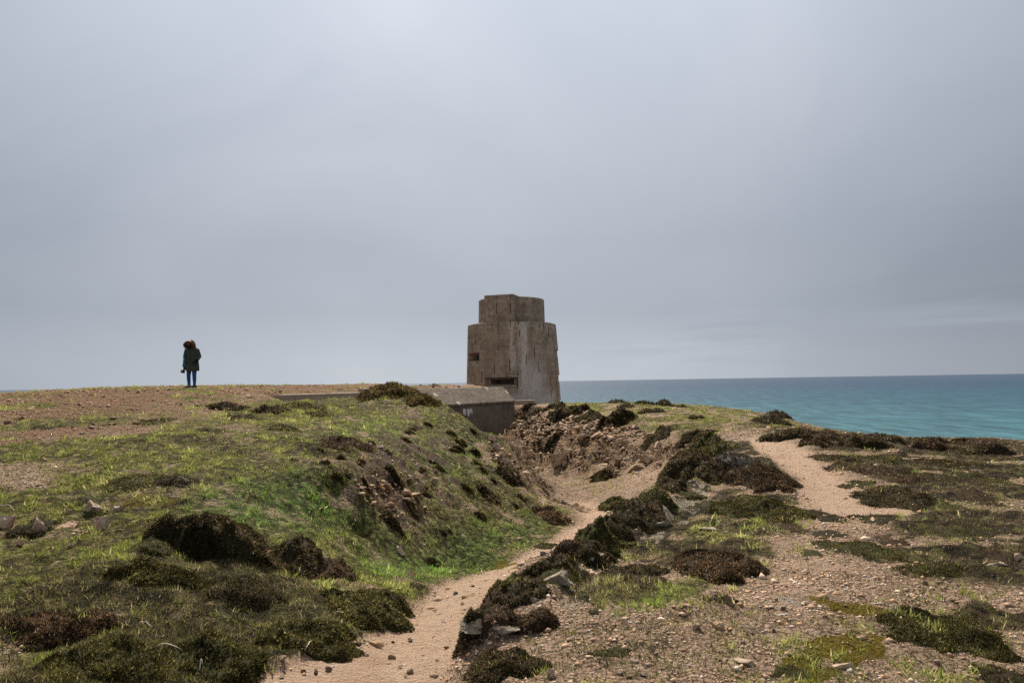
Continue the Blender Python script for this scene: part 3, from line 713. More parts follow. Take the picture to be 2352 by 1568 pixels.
# hoods over the seaward slits
for (z0, z1, k0, k1) in ((4.86, TZ-.2, .10, .01), (2.70, 4.34, .10, .03), (.55, 2.12, .11, .04)):
    V = []; Fq = []; tt = np.linspace(1.15, 2.55, 23)
    for j, th in enumerate(tt):
        e = min(1.0, min(j, 22-j)/1.0)
        for (z, k) in ((z0, k0), (z1, k1)):
            for r in (rlow(z)-.25, rlow(z)+.004+k*e): V.append((r*math.sin(th), -r*math.cos(th), z))
    for j in range(22):
        a = 4*j; b2 = a+4
        Fq += [(a+1, b2+1, b2+3, a+3), (a, a+1, a+3, a+2) if j == 0 else (a+2, a+3, b2+3, b2+2), (a, b2, b2+1, a+1), (a+2, a+3, b2+3, b2+2)]
    me = bpy.data.meshes.new('slit_hood'); me.from_pydata(V, [], Fq); me.validate(); me.update(); me.materials.append(M_TOW)
    o = bpy.data.objects.new('slit_hood', me); COL.objects.link(o); o.parent = tower
def on_drum(th, z, dr=0.0): r = rlow(z)-dr; return Vector((r*math.sin(th), -r*math.cos(th), z))
# lintel lip and sill of the long embrasure, timber left in the small one
def drum_bar(name, th0, th1, z0, z1, proud, inn, mat):
    V = []; Fq = []; n = 9
    for th in np.linspace(th0, th1, n):
        for z in (z0, z1):
            for dr in (inn, -proud): V.append(tuple(on_drum(th, z, dr)))
    for j in range(n-1):
        a = 4*j; b2 = a+4
        Fq += [(a+1, b2+1, b2+3, a+3), (a+3, b2+3, b2+2, a+2), (a, b2, b2+1, a+1), (a+2, b2+2, b2, a)]
    Fq += [(0, 1, 3, 2), (4*n-4, 4*n-2, 4*n-1, 4*n-3)]
    me = bpy.data.meshes.new(name); me.from_pydata(V, [], Fq); me.update(); me.materials.append(mat)
    o = bpy.data.objects.new(name, me); COL.objects.link(o); o.parent = tower; return o
drum_bar('lintel', -.615, .115, 2.505, 2.56, .05, .3, M_RUST)
drum_bar('sill', -.61, .06, 1.76, 1.875, .04, .4, M_TOW)
for th in (-.555, .035): drum_bar('jamb', th, th+.03, 1.93, 2.45, -.28, .5, M_EDGE)
drum_bar('lintel', -1.26, -.765, 4.625, 4.67, .03, .2, M_RUST)
for th, w_ in ((-1.12, .10), (-.97, .05)):
    drum_bar('timber_post', th, th+w_/4, 4.02, 4.60, -.55, .75, M_WOOD)

# bunker beside the tower: chamfered roof edge over a dark wall sunk in the cutting
bunker = empty('bunker', (BB[0], BB[1], 0), math.atan2(-u_[0], u_[1]))     # local +y runs along the wall, +x faces the cutting
tag(bunker, 'low concrete bunker with sloping roof edge in front of the tower', 'bunker')
L_ = float(np.linalg.norm(BC-BB))
def prism(name, sec, y0, y1, mat, parent, skew=0.0, bev=.02):
    bm = bmesh.new()
    a = [bm.verts.new((x, y0, z)) for x, z in sec]; c = [bm.verts.new((x, y1+skew*x, z)) for x, z in sec]
    bm.faces.new(a); bm.faces.new(c[::-1])
    for k in range(len(sec)): bm.faces.new((a[k], a[(k+1) % len(sec)], c[(k+1) % len(sec)], c[k]))
    if bev: bmesh.ops.bevel(bm, geom=list(bm.edges), offset=bev, segments=2, affect='EDGES')
    return bm_obj(name, bm, mat, parent)
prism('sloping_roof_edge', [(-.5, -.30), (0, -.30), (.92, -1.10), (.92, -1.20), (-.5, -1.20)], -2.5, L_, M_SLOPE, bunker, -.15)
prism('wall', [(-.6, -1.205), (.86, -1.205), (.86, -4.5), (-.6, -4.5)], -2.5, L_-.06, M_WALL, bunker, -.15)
prism('roof_slab', [(-7, -.42), (-.505, -.36), (-.505, -1.3), (-7, -1.3)], -2.2, L_-.2, M_SLOPE, bunker)
prism('parapet_block', [(-.55, -.2), (.05, -.22), (.12, -.9), (-.55, -.9)], -3.3, -2.505, M_EDGE, bunker)
# drain hole with lime drips on the wall
hole = bmesh.new(); bmesh.ops.create_circle(hole, cap_ends=True, radius=.2, segments=14)
hole.transform(Matrix.Translation((.866, 2.75, -1.8)) @ Matrix.Rotation(math.pi/2, 4, 'Y') @ Matrix.Diagonal((1.2, .9, 1, 1)))
bm_obj('drain_hole', hole, plain('hole_black', (.006, .005, .005), 1.0), bunker)
M_LIME = plain('lime_drip', (.62, .60, .57), .9)
bm = bmesh.new(); rr = random.Random(3)
for k in range(16):
    y0 = 3.1+rr.gauss(0, .2); zt = -1.36-rr.random()*.1; ln = .12+.4*rr.random()*max(.2, 1-abs(y0-3.1)*1.6); w_ = .03+.05*rr.random()
    p = [(y0-w_, zt), (y0+w_, zt+.03), (y0+w_*.8, zt-ln*.6), (y0+w_*.1, zt-ln), (y0-w_*.7, zt-ln*.55)]
    bm.faces.new([bm.verts.new((.868+k*.0006, a, c)) for a, c in p])
bm_obj('lime_drips', bm, M_LIME, bunker)

# concrete kerb along the gravel roof
kerb = empty('concrete_kerb', (BA[0], BA[1], 0), math.atan2(-u_[0], u_[1])); LK = float(np.linalg.norm(BB-BA))-3.4
tag(kerb, 'long low concrete edge between the gravel plateau and the turf', 'kerb')
for k in range(4):
    prism('kerb_section', [(-.4, -.37), (0, -.38), (.03, -1.4), (-.4, -1.4)], k*LK/4+.006, (k+1)*LK/4-.006, M_EDGE, kerb, 0, .015)

# low wall at the tower foot
lw = empty('low_wall', (.15, 46.5, -1.36), R(10))
tag(lw, 'low concrete wall with sloping end at the foot of the tower', 'wall')
bm = bmesh.new(); sec = [(-1.0, -1.2), (2.05, -1.2), (1.75, -.35), (1.42, 0), (-1.0, 0.02)]
a = [bm.verts.new((x, 0, z)) for x, z in sec]; c = [bm.verts.new((x, .5, z)) for x, z in sec]
bm.faces.new(a); bm.faces.new(c[::-1])
for k in range(5): bm.faces.new((a[k], a[(k+1) % 5], c[(k+1) % 5], c[k]))
bmesh.ops.bevel(bm, geom=list(bm.edges), offset=.02, segments=1, affect='EDGES')
bm_obj('wall_body', bm, M_EDGE, lw)
for k in range(3): bm_obj('coping', box_bm(-.98+k*.79, -.98+k*.79+.78, -.03, .53, .024, .075, .012), M_EDGE, lw)

# ---------------------------------------------------------------- stones
def hull_mesh(name, n, seed, flat=.6, bev=False):
    r_ = random.Random(seed); bm = bmesh.new()
    for _ in range(n):
        v = Vector((r_.gauss(0, 1), r_.gauss(0, 1), r_.gauss(0, 1))).normalized()*(.8+.3*r_.random())
        bm.verts.new((v.x*.5, v.y*.42, v.z*.5*flat))
    h = bmesh.ops.convex_hull(bm, input=bm.verts)
    bmesh.ops.delete(bm, geom=[g for g in h['geom_interior'] if isinstance(g, bmesh.types.BMVert)], context='VERTS')
    me = bpy.data.meshes.new(name); bm.to_mesh(me); bm.free(); return me
SHAPES = [hull_mesh('stone', 10+i % 5, 100+i, (.45, .6, .75)[i % 3]) for i in range(12)]
MESHES = {}
def stone_data(k, mat):
    if (k, mat.name) not in MESHES:
        me = SHAPES[k % 12].copy(); me.materials.append(mat); MESHES[(k, mat.name)] = me
    return MESHES[(k, mat.name)]
NS = 0
def stone(p, size, mat, label, cat='stone', group=None, name='stone', sink=.25, rot=None, squash=(1, 1, 1)):
    global NS
    NS += 1
    o = bpy.data.objects.new(name, stone_data(random.randrange(12), mat)); COL.objects.link(o)
    n = gnormal(p[0], p[1])
    o.rotation_mode = 'QUATERNION'
    q = n.to_track_quat('Z', 'Y') @ Matrix.Rotation(random.uniform(0, 6.28) if rot is None else rot, 3, 'Z').to_quaternion()
    q = q @ Matrix.Rotation(random.uniform(-.35, .35), 3, 'X').to_quaternion()
    o.rotation_quaternion = q
    o.scale = (size*squash[0], size*squash[1], size*squash[2])
    o.location = (p[0], p[1], gz(p[0], p[1]) + size*squash[2]*.3*(1-2*sink))
    tag(o, label, cat, group); return o

def boulder(name, label, l, tp, r, bt, mat, seed, depth=.8, tilt=0.0, rz=0.0, hk=1.0, sub=3):
    """weathered block of its own, sized from its outline and standing on the terrain"""
    base = hit((l+r)/2, bt); d = base[1]; hk = hk*(.45 if mat == M_LICHR else .85); wd = (r-l)/FV*d*(.85 if mat == M_LICHR else .92); hh = (bt-tp)/FV*d*hk
    r_ = random.Random(seed); bm = bmesh.new()
    for _ in range(9):
        v = Vector((r_.uniform(-1, 1), r_.uniform(-1, 1), r_.uniform(-1, 1)))
        m_ = max(abs(v.x), abs(v.y), abs(v.z)); v /= m_**.75
        bm.verts.new(v)
    h = bmesh.ops.convex_hull(bm, input=bm.verts)
    bmesh.ops.delete(bm, geom=[g for g in h['geom_interior'] if isinstance(g, bmesh.types.BMVert)], context='VERTS')
    bmesh.ops.bevel(bm, geom=list(bm.edges), offset=.07, segments=1, affect='EDGES')
    bmesh.ops.triangulate(bm, faces=bm.faces)
    for _ in range(sub-1): bmesh.ops.subdivide_edges(bm, edges=bm.edges, cuts=1, use_grid_fill=True)
    co = np.array([v.co for v in bm.verts])
    nz = fbm(co[:, 0]+seed*3.1+co[:, 2]*.7, co[:, 1]-co[:, 2]*.9+seed, .55, 5, seed, .6)
    nz2 = fbm(co[:, 0]*1.0+co[:, 2]*2.2+seed, co[:, 1]+co[:, 2]+7*seed, .3, 4, seed+5, .6)
    for v, k, k2 in zip(bm.verts, nz, nz2): v.co *= 1+.26*k+.2*k2
    lo = [min(v.co[i] for v in bm.verts) for i in range(3)]; hi = [max(v.co[i] for v in bm.verts) for i in range(3)]
    for v in bm.verts:
        v.co = Vector(((v.co.x-lo[0])/(hi[0]-lo[0])-.5, (v.co.y-lo[1])/(hi[1]-lo[1])-.5, (v.co.z-lo[2])/(hi[2]-lo[2])))
        v.co = Vector((v.co.x*wd, v.co.y*wd*depth, v.co.z*hh*1.6-hh*.6))
    o = bm_obj(name, bm, mat)
    o.location = (base[0], base[1]+wd*depth*.45, gz(base[0], base[1]+wd*depth*.3)); o.rotation_euler = (0, tilt, rz)
    return tag(o, label, 'rock')

boulder('boulder', 'square pinkish granite boulder with cracks left of the big heather bush', 192,1180,248,1217, M_PINK, 1, .8, .05, .1)
boulder('boulder', 'whitish tilted slab behind the square granite boulder', 180,1152,228,1180, M_PALE, 2, .6, .25, -.3)
boulder('boulder', 'narrow pink slab leaning at the edge of the dark hollow, left side', 62,1186,97,1226, M_PINK, 3, .5, .3, .2)
boulder('boulder', 'flat low pink rock between the leaning slab and square boulder', 110,1197,166,1215, M_PINK, 4, .6, 0, 0)
boulder('boulder', 'broad tan rock cut by the left picture edge', -14,1184,24,1216, M_PINK, 5, .7)
boulder('boulder', 'flat outcrop with yellow lichen touching the big heather bush', 246,1150,322,1172, M_YELR, 6, .5)
boulder('boulder', 'small orange stone in turf below the square boulder', 146,1247,163,1262, M_OCHRE, 7)
boulder('boulder', 'smaller orange stone lying below its orange neighbour in the turf', 112,1258,126,1268, M_OCHRE, 8)
boulder('boulder', 'pink stone beside the dark hollow near the left edge', 34,1240,54,1254, M_PINK, 9)
boulder('boulder', 'small pale rock above the flat pink rock', 143,1168,162,1182, M_PALE, 10, .6)
boulder('boulder', 'pale three sided stone on green turf above the path bend', 902,1255,932,1273, M_PALE, 11, .7)
boulder('boulder', 'round pink stone on the turf near the path', 1186,1235,1201,1243, M_PINK, 12)
boulder('boulder', 'dark stone at the left rim of the sandy path', 1240,1266,1256,1276, M_DARK, 13)
boulder('boulder', 'pale pink block on gravel at the bottom of the picture', 1252,1534,1277,1557, M_PALE, 14, .8, .2, .3)
boulder('boulder', 'pointed tan stone on the stony ground right of the hump', 1637,1430,1668,1446, M_OCHRE, 15, .6)
boulder('boulder', 'flat grey stone beside the pointed tan stone', 1582,1434,1622,1449, M_PALE, 16, .6)
boulder('boulder', 'flat brown slab half buried in the near path', 838,1470,884,1486, M_OCHRE, 17, .6, 0, 0, .7)
boulder('boulder', 'reddish flat slab on the path where it narrows', 1056,1358,1098,1372, M_OCHRE, 18, .6, 0, 0, .7)
boulder('boulder', 'rounded grey lichen crusted rock at the lower rim of the path', 1046,1440,1142,1480, M_LICHR, 19, .7, 0, 0, 1.0, 4)
boulder('boulder', 'lichen crusted rock joining the two dark heather cushions', 1120,1438,1200,1462, M_LICHR, 20, .6, 0, .1)
boulder('boulder', 'upright grey rock between heather cushions on the path rim', 1196,1348,1246,1386, M_LICHR, 21, .6, .2)
boulder('boulder', 'long grey lichen slab slanting up the path rim', 1238,1294,1322,1344, M_LICHR, 22, .6, -.25, .3)
boulder('boulder', 'grey outcrop on the crest of the hump rim', 1330,1262,1400,1296, M_LICHR, 23, .5, -.1, .3)
boulder('boulder', 'low pale rock shelf on the hump above the big heather cushion', 1600,1205,1660,1222, M_LICHR, 24, .5)
boulder('boulder', 'pale lichened rock shelf edge on the rim beside the sandy bowl', 1490,1182,1560,1212, M_LICHR, 25, .5, -.2, .3)
boulder('boulder', 'white flat stone bedded in gravel near the bottom of the picture', 1676,1516,1738,1528, M_PALE, 26, .4)
boulder('boulder', 'pale slab bedded in gravel between heather mats', 1768,1398,1826,1414, M_LICHR, 27, .5, 0, 0, .6)
boulder('boulder', 'white oblong stone on the gravel at the lower right', 1912,1524,1966,1538, M_PALE, 28, .4)
boulder('boulder', 'pale oblong slab near the right picture edge', 2268,1286,2322,1300, M_LICHR, 29, .5)
boulder('boulder', 'tan block at the right picture edge', 2330,1270,2360,1284, M_PALE, 30, .6)
boulder('boulder', 'pale stone on the grassy upper slope of the bank', 725,973,748,984, M_PALE, 31, .6)
boulder('boulder', 'small orange stone next to the pale stone on the upper slope', 758,968,772,976, M_OCHRE, 32, .6)
boulder('boulder', 'thin pale slab in the turf below the brown heather on the bank', 860,1020,884,1030, M_PALE, 33, .6)
boulder('boulder', 'flat dark stone in the middle of the path bend', 1288,1151,1304,1158, M_DARK, 34, .6)
boulder('boulder', 'grey blue stone below the overhanging heather on the rim', 1546,1040,1568,1054, M_LICHR, 35, .6)
boulder('boulder', 'orange stone under the overhanging heather of the hump', 1584,1052,1600,1064, M_OCHRE, 36, .6)
ORD = ['first', 'second', 'third', 'fourth', 'fifth', 'sixth', 'seventh', 'eighth', 'ninth', 'tenth', 'eleventh', 'twelfth', 'thirteenth', 'fourteenth', 'fifteenth', 'sixteenth', 'seventeenth', 'eighteenth', 'nineteenth', 'twentieth', 'twenty-first', 'twenty-second', 'twenty-third', 'twenty-fourth']
# angular ledges broken out of the scar in the bank and outcrops in the cutting
scar = [(868,1094,905,1125,41),(915,1070,962,1102,42),(900,1108,948,1134,43),(838,1108,862,1118,44),(876,1120,915,1152,45),(925,1118,975,1142,46),(905,1138,950,1160,47),(985,1052,1012,1086,48),(985,1082,1008,1104,49),
        (808,1112,842,1124,50),(830,1144,872,1160,51),(870,1180,900,1196,52),(812,1108,830,1116,53),(960,1150,985,1172,54),(890,1186,912,1204,55),(870,1092,890,1106,56),(720,1108,740,1120,57),(1015,1100,1030,1116,58)]
for k, (l, tp, r, bt, sd_) in enumerate(sorted(scar)):
    o = boulder('ledge_stone', 'angular ochre stone in the scar of the grassy bank, %s from the left' % ORD[k], l+.15*(r-l), tp+.3*(bt-tp), r-.15*(r-l), bt, M_OCHRE, sd_, 1.1, random.uniform(-.3, .3), random.uniform(-.6, .6), .5, 3)
    o['group'] = 'ochre stones in the bank scar'
crop = [(1262,1044,1310,1072,62),(1352,1064,1400,1088,64),(1408,1052,1450,1070,65),(1440,1064,1490,1080,66),(1470,1044,1512,1062,70),(1168,1014,1192,1038,72)]
for k, (l, tp, r, bt, sd_) in enumerate(sorted(crop)):
    o = boulder('outcrop', 'ochre bedrock block in the cut face below the rubble, %s from the bunker' % ORD[k], l, tp, r, bt, M_OCHRE, sd_, .6, random.uniform(-.25, .25), random.uniform(-.5, .5), .9, 2)
    o['group'] = 'bedrock blocks in the cut face'
# craggy left side of the cutting, under the bank
for k, (l, tp, r, bt, sd_) in enumerate([(1128,1012,1152,1032,81),(1140,1030,1164,1052,82),(1150,1050,1176,1070,83),(1128,1048,1146,1062,84),(1165,1085,1190,1100,85),(1190,1092,1210,1108,86),(1120,1000,1140,1012,87),(1165,1066,1180,1080,88)]):
    o = boulder('crag_stone', 'pale broken rock along the steep end of the grassy bank', l, tp, r, bt, M_PALE, sd_, .6, random.uniform(-.3, .3), random.uniform(-.4, .4), 1, 2)
    o['group'] = 'broken rocks at the end of the bank'

def in_poly_px(poly, n, r_):
    P = np.array(poly, float); lo = P.min(0); hi = P.max(0); out_ = []
    while len(out_) < n:
        c = lo+(hi-lo)*np.array([r_.random(), r_.random()])
        if inside(P, np.array([c[0]]), np.array([c[1]]))[0]: out_.append(c)
    return out_
rr = random.Random(21)
RUB = [(1152,985),(1170,955),(1200,945),(1300,958),(1400,972),(1480,985),(1500,1005),(1400,1008),(1300,1003),(1210,1000)]
for c in in_poly_px(RUB, 130, rr):
    p = hit(*c); stone(p, rr.choice([.14, .17, .2, .25, .32, .45])*rr.uniform(.8, 1.2), rr.choice([M_OCHRE, M_OCHRE, M_OCHRE, M_PINK]), 'loose angular stone in the rubble band below the bunker', 'stone', 'rubble stones on the far side of the cutting', sink=.5)
for c in in_poly_px([(1190,1005),(1450,1010),(1600,1025),(1570,1075),(1400,1095),(1230,1080)], 18, rr):
    p = hit(*c); stone(p, rr.uniform(.12, .34), rr.choice([M_OCHRE, M_OCHRE, M_PINK]), 'small loose stone on the ochre cut face', 'stone', 'stones scattered down the cut face')
for c in in_poly_px([(960,884),(1060,884),(1064,887),(962,889)], 26, rr):
    p = at(c[0], c[1], rr.uniform(35, 39)); stone(p, rr.uniform(.14, .34), rr.choice([M_OCHRE, M_PINK]), 'orange stone lying on the flat bunker roof', 'stone', 'stones on the bunker roof')
for c in in_poly_px([(520,1565),(760,1470),(960,1385),(1140,1310),(1250,1260),(1330,1200),(1400,1180),(1390,1220),(1230,1300),(1150,1350),(1080,1430),(1040,1480),(1030,1560)], 30, rr):
    p = hit(*c); stone(p, rr.uniform(.03, .085)*(.6+p[1]/14), rr.choice([M_PINK, M_OCHRE, M_DARK, M_PALE]), 'small loose stone lying on the sandy path', 'stone', 'stones on the path')
for c in in_poly_px([(1300,1450),(1800,1400),(2352,1300),(2352,1568),(1260,1568)], 40, rr):
    p = hit(*c); stone(p, rr.uniform(.025, .06), rr.choice([M_PINK, M_PALE, M_OCHRE, M_PINK]), 'small pale stone on the stony ground at lower right', 'stone', 'stones on the stony ground')
for c in in_poly_px([(0,915),(430,893),(700,890),(950,888),(700,903),(460,940),(240,985),(0,1010)], 30, rr):
    p = hit(*c); stone(p, rr.uniform(.06, .16)*(.5+p[1]/25), rr.choice([M_PINK, M_OCHRE, M_OCHRE]), 'small stone on the gravel plateau round the walker', 'stone', 'stones on the gravel plateau')

# ---------------------------------------------------------------- heather, turf tussocks
PAL = {'heather': [((.035, .028, .013), 4), ((.07, .052, .025), 3), ((.12, .082, .048), 2), ((.30, .21, .14), .9), ((.08, .08, .025), 2)],
       'brown': [((.050, .032, .018), 4), ((.10, .062, .036), 3), ((.17, .11, .065), 2), ((.32, .22, .14), .9), ((.06, .062, .02), 1.2)],
       'green': [((.045, .043, .015), 4), ((.10, .095, .028), 3), ((.17, .15, .05), 2), ((.06, .04, .02), 2), ((.30, .25, .12), .8)],
       'straw': [((.06, .045, .02), 4), ((.22, .17, .08), 2), ((.09, .085, .025), 3), ((.11, .07, .035), 3)],
       'dead': [((.15, .135, .12), 3), ((.045, .036, .022), 4), ((.08, .06, .04), 2)]}
def palette_pick(pal, n):
    cs = np.array([c for c, _ in PAL[pal]]); w_ = np.array([q for _, q in PAL[pal]]); w_ = w_/w_.sum()
    return cs[rng.choice(len(cs), n, p=w_)]*rng.uniform(.75, 1.3, (n, 1))
def sprigs(P, N, L, wd, spread, cols):
    """two crossed slivers per sprig; P, N (n,3); L, wd (n,)"""
    n = len(P); d = N+rng.normal(0, spread, (n, 3)); d /= np.linalg.norm(d, axis=1)[:, None]
    a = np.cross(d, rng.normal(0, 1, (n, 3))); a /= np.linalg.norm(a, axis=1)[:, None]; b2 = np.cross(d, a)
    tip = P+d*L[:, None]; mid = P+d*(L*.12)[:, None]
    V = np.stack([mid-a*wd[:, None], mid+a*wd[:, None], tip, P, mid-b2*wd[:, None], mid+b2*wd[:, None]], 1).reshape(-1, 3)
    V = V.reshape(n, 6, 3)[:, [0, 1, 2, 4, 5]].reshape(-1, 3); k = np.arange(n)[:, None]*5
    Fq = np.concatenate([k+[0, 1, 2], k+[3, 4, 2]], 0)
    return V, Fq, np.repeat(cols, 5, 0)

def heather(label, l, tp, r, bt, hk=.4, pal='heather', dens=1.0, group=None, name='heather_bush', cat='shrub', Lk=1.0, shift=0.0):
    """cushion grown on the terrain: outline width l..r, foot at bt, top at tp"""
    cx = (l+r)/2; f = hit(cx, bt); d = f[1]; rx = (r-l)/2/FV*d
    h = min(hk*rx, 1.0*(bt-tp)/FV*d)
    bk = hit(cx, min(bt-2, tp+.8*h*FV/d)) if bt-tp > 4 else f+np.array([0, rx, 0])
    ry = float(np.clip(np.linalg.norm(bk[:2]-f[:2])/2, .45*rx, (.46 if name == 'tuft' else 1.6)*rx))
    c = np.array([f[0], f[1]+ry*.9]); sd_ = int(rng.integers(1, 9999))
    def dome(x, y):
        ex = (x-c[0])/rx; ey = (y-c[1])/ry; rho = np.sqrt(ex*ex+ey*ey)
        th = np.arctan2(ey, ex); rim = 1+.30*vnoise(np.cos(th)*1.6+sd_, np.sin(th)*1.6+.5, sd_)+.42*fbm(x, y, .42*rx+.05, 4, sd_+1, .6)
        q_ = np.clip(rho/rim, 0, 1.2)
        lump = .72+.75*fbm(x, y, .45*rx+.05, 4, sd_+2, .6)+.22*fbm(x, y, .16*rx+.03, 2, sd_+3)
        return H(x, y) + np.where(q_ < 1, h*np.clip(1-q_**2.2, 0, 1)**.7*np.clip(lump, .15, 2), -.06-.1*(q_-1)), q_
    # core
    nr, na = 9, 30; g = np.linspace(0, 1.08, nr); A = np.linspace(0, 2*np.pi, na, endpoint=False)
    xs = c[0]+rx*np.outer(g, np.cos(A)); yy = c[1]+ry*np.outer(g, np.sin(A)); zz, q_ = dome(xs, yy)
    V0 = np.stack([xs, yy, zz-.03*min(1, rx)], -1).reshape(-1, 3)
    i2 = np.arange(nr-1)[:, None]; j2 = np.arange(na)[None]; jn = (j2+1) % na
    q4 = np.stack([i2*na+j2, (i2+1)*na+j2, (i2+1)*na+jn, i2*na+jn], -1).reshape(-1, 4)
    F0 = np.concatenate([q4[:, [0, 1, 2]], q4[:, [0, 2, 3]]])
    C0 = np.tile(np.array(PAL[pal][0][0])*1.1, (len(V0), 1))
    # sprigs
    apx = (r-l)*max(bt-tp, 6)*.19; n = int(np.clip(apx*6.0*dens, 260, 34000))
    rho = np.sqrt(rng.random(n))*1.3; th = rng.random(n)*2*np.pi
    x = c[0]+rx*rho*np.cos(th); y = c[1]+ry*rho*np.sin(th); z, q_ = dome(x, y)
    e = .04*rx+.01
    zx, _ = dome(x+e, y); zy, _ = dome(x, y+e)
    N = np.stack([-(zx-z)/e, -(zy-z)/e, np.ones(n)], -1); N[:, :2] = np.clip(N[:, :2], -2.5, 2.5); N /= np.linalg.norm(N, axis=1)[:, None]
    keep = (q_ < 1.0) | (rng.random(n) < .5*np.clip(1-(q_-1)/.2, 0, 1)); z = np.where(q_ >= 1, H(x, y), z); x, y, z, N = x[keep], y[keep], z[keep], N[keep]; n = len(x)
    px_ = d/683.0
    L = (rng.uniform(.5, 1.3, n)+(rng.random(n) < .05)*rng.uniform(.2, .9, n))*Lk*max(.020, 1.7*px_); wd = L*rng.uniform(.08, .17, n)+.0004*d
    cols = palette_pick(pal, n)*1.12
    patch = fbm(x, y, .4*rx+.05, 3, sd_+5)[:, None]
    cols = np.clip(cols*(1+1.1*patch), .004, 1)
    V1, F1, C1 = sprigs(np.stack([x, y, z-.02], -1), N, L, wd, .45, cols)
    o = np_mesh(name, np.concatenate([V0, V1]), np.concatenate([F0, F1+len(V0)]), M_LEAF, np.clip(np.concatenate([C0, C1]), .003, .9))
    return tag(o, label, cat, group)

heather('big rounded brown flowered heather bush among grass at left', 300,1140,592,1276, .62)
heather('upright dark heather bush right of the big rounded bush', 608,1200,735,1310, .75, 'heather')
heather('brown heather trailing down the slope from the upright bush', 690,1255,805,1325, .5, 'brown')
heather('dark green heather tongue above the path at lower left', 720,1318,945,1425, .35, 'green')
heather('low dark heather patch below the big rounded bush', 215,1282,450,1345, .28, 'green')
heather('dark heather patch beside the bright turf step', 440,1300,610,1380, .28, 'heather')
heather('brown black heather mass at the left picture edge', -60,1372,215,1490, .3, 'brown')
heather('sprawling green heather in the lower left corner', 40,1450,330,1580, .25, 'green')
heather('dense heather at the bottom left beside the path foot', 300,1430,560,1560, .28, 'green')
heather('dark heather cushion near the path edge, bottom left', 560,1400,800,1490, .32, 'green')
heather('dark hollow filling heather among the boulders at far left', -20,1188,75,1235, .4)
heather('small dark heather below the square boulder', 270,1225,385,1262, .35, 'green')
heather('low green heather above the boulders at left', 120,1132,210,1160, .2, 'green')
heather('thin dark heather strip across the left turf', 180,1085,330,1128, .16, 'green')
heather('arched dark heather strip at the head of the green hollow', 330,1078,450,1118, .2, 'heather')
heather('dark shrub at the start of the concrete edge', 464,918,536,943, .4)
heather('dark shrub in front of the concrete edge', 560,914,636,950, .42)
heather('flat green shrub right of the shrubs by the concrete edge', 632,918,730,940, .2, 'green')
heather('low dark mat below the shrubs at the concrete edge', 494,944,562,966, .25)
heather('thin dark mat on the gravel below the walker', 284,956,372,976, .12, 'green')
heather('thin dark mat on the gravel near the left edge', 60,973,112,986, .12)
heather('small dark cushion on the turf below the thin mats', 596,968,676,992, .22, 'green')
heather('small dark cushion right of centre on the upper turf', 688,934,745,956, .25, 'green')
heather('brown heather sprawling on the upper grassy bank', 708,984,830,1028, .35, 'brown')
heather('dry brown and olive tussock on the crest of the bank by the bunker', 808,886,945,914, .24, 'straw', 1.5, None, 'tussock', 'grass tuft', 2.0)
heather('brown tussock trailing from the crest towards the bunker wall', 930,896,1000,930, .25, 'straw', 1.4, None, 'tussock', 'grass tuft', 1.8)
heather('dark spiky tussock on the lower bank near the path', 1094,1112,1140,1146, .8, 'heather', 1.4, None, 'tussock', 'grass tuft', 2.2)
heather('dark shrub on the steep end of the bank', 1140,1058,1200,1112, .6)
heather('dark ragged shrub on the rocky scar of the bank', 880,1075,940,1112, .6)
heather('brown shrub below the rocky scar', 868,1170,925,1206, .6)
heather('brown cushion low on the bank above the path bend', 1230,1148,1312,1205, .4, 'brown')
heather('small brown cushion beside the path on the turf', 1225,1240,1278,1262, .35, 'green')
heather('dark cushion on the turf left of the pale three sided stone', 970,1276,1020,1298, .35)
for k, (l, tp, r, bt) in enumerate(sorted([(1168,938,1218,968),(1215,932,1262,950),(1255,928,1335,962),(1328,938,1385,966),(1372,940,1475,976),(1200,928,1230,940),(1255,922,1300,938),(1310,928,1365,944)])):
    heather('black green heather bush topping the rubble band, %s from the bunker' % ORD[k], l, tp, r, bt, .55, 'heather', 1, 'heather bushes above the rubble')
heather('long dark heather bush above the sandy bowl', 1478,970,1570,1006, .42)
heather('rounded dark heather bush right above the sandy bowl', 1560,982,1650,1012, .5)
heather('small green bush below the long dark bush above the bowl', 1490,996,1530,1014, .4, 'green')
heather('lone dark bush standing on the skyline against the sea', 1512,918,1550,934, .9, 'heather', 1.3)
for k, (l, tp, r, bt) in enumerate(sorted([(1310,914,1350,924),(1398,918,1444,926),(1462,921,1510,929),(1422,925,1460,938),(1470,935,1530,948),(1728,930,1760,938),(1560,930,1585,936),(1780,948,1840,962),(1585,952,1625,962),(1400,946,1420,956)])):
    heather('small low bush on the green flat before the sea, %s from the tower' % ORD[k], l, tp, r, bt, .4, 'heather', 1, 'bushes on the green flat')
heather('black heather overhanging the sandy bowl from the hump', 1570,1008,1705,1104, .55, 'heather', 1.2)
heather('grey woody dead heather behind the overhanging bush', 1640,1012,1760,1070, .4, 'dead', 1.1)
heather('wide brown heather mass beside the level path', 1700,1020,1856,1128, .3, 'brown')
heather('dark green heather mass spreading below the wide brown mass', 1690,1090,1880,1190, .22, 'green')
heather('dark small heather in the mouth of the sandy bowl', 1382,1128,1452,1172, .45, 'green')
heather('large dark heather draping the rim above the path bend', 1416,1140,1540,1212, .5)
heather('black shrub clinging to the cut face above the bowl floor', 1366,1058,1412,1102, .7)
heather('black hollow shrub under the outcrop of the cut face', 1240,1012,1290,1032, .5)
heather('dark heather cushion on the path rim halfway along', 1290,1236,1420,1296, .42)
heather('green heather band on the hump crest beyond the cushion', 1330,1215,1470,1262, .3, 'green')
heather('black mounded heather bulging over the path', 1146,1308,1266,1390, .62)
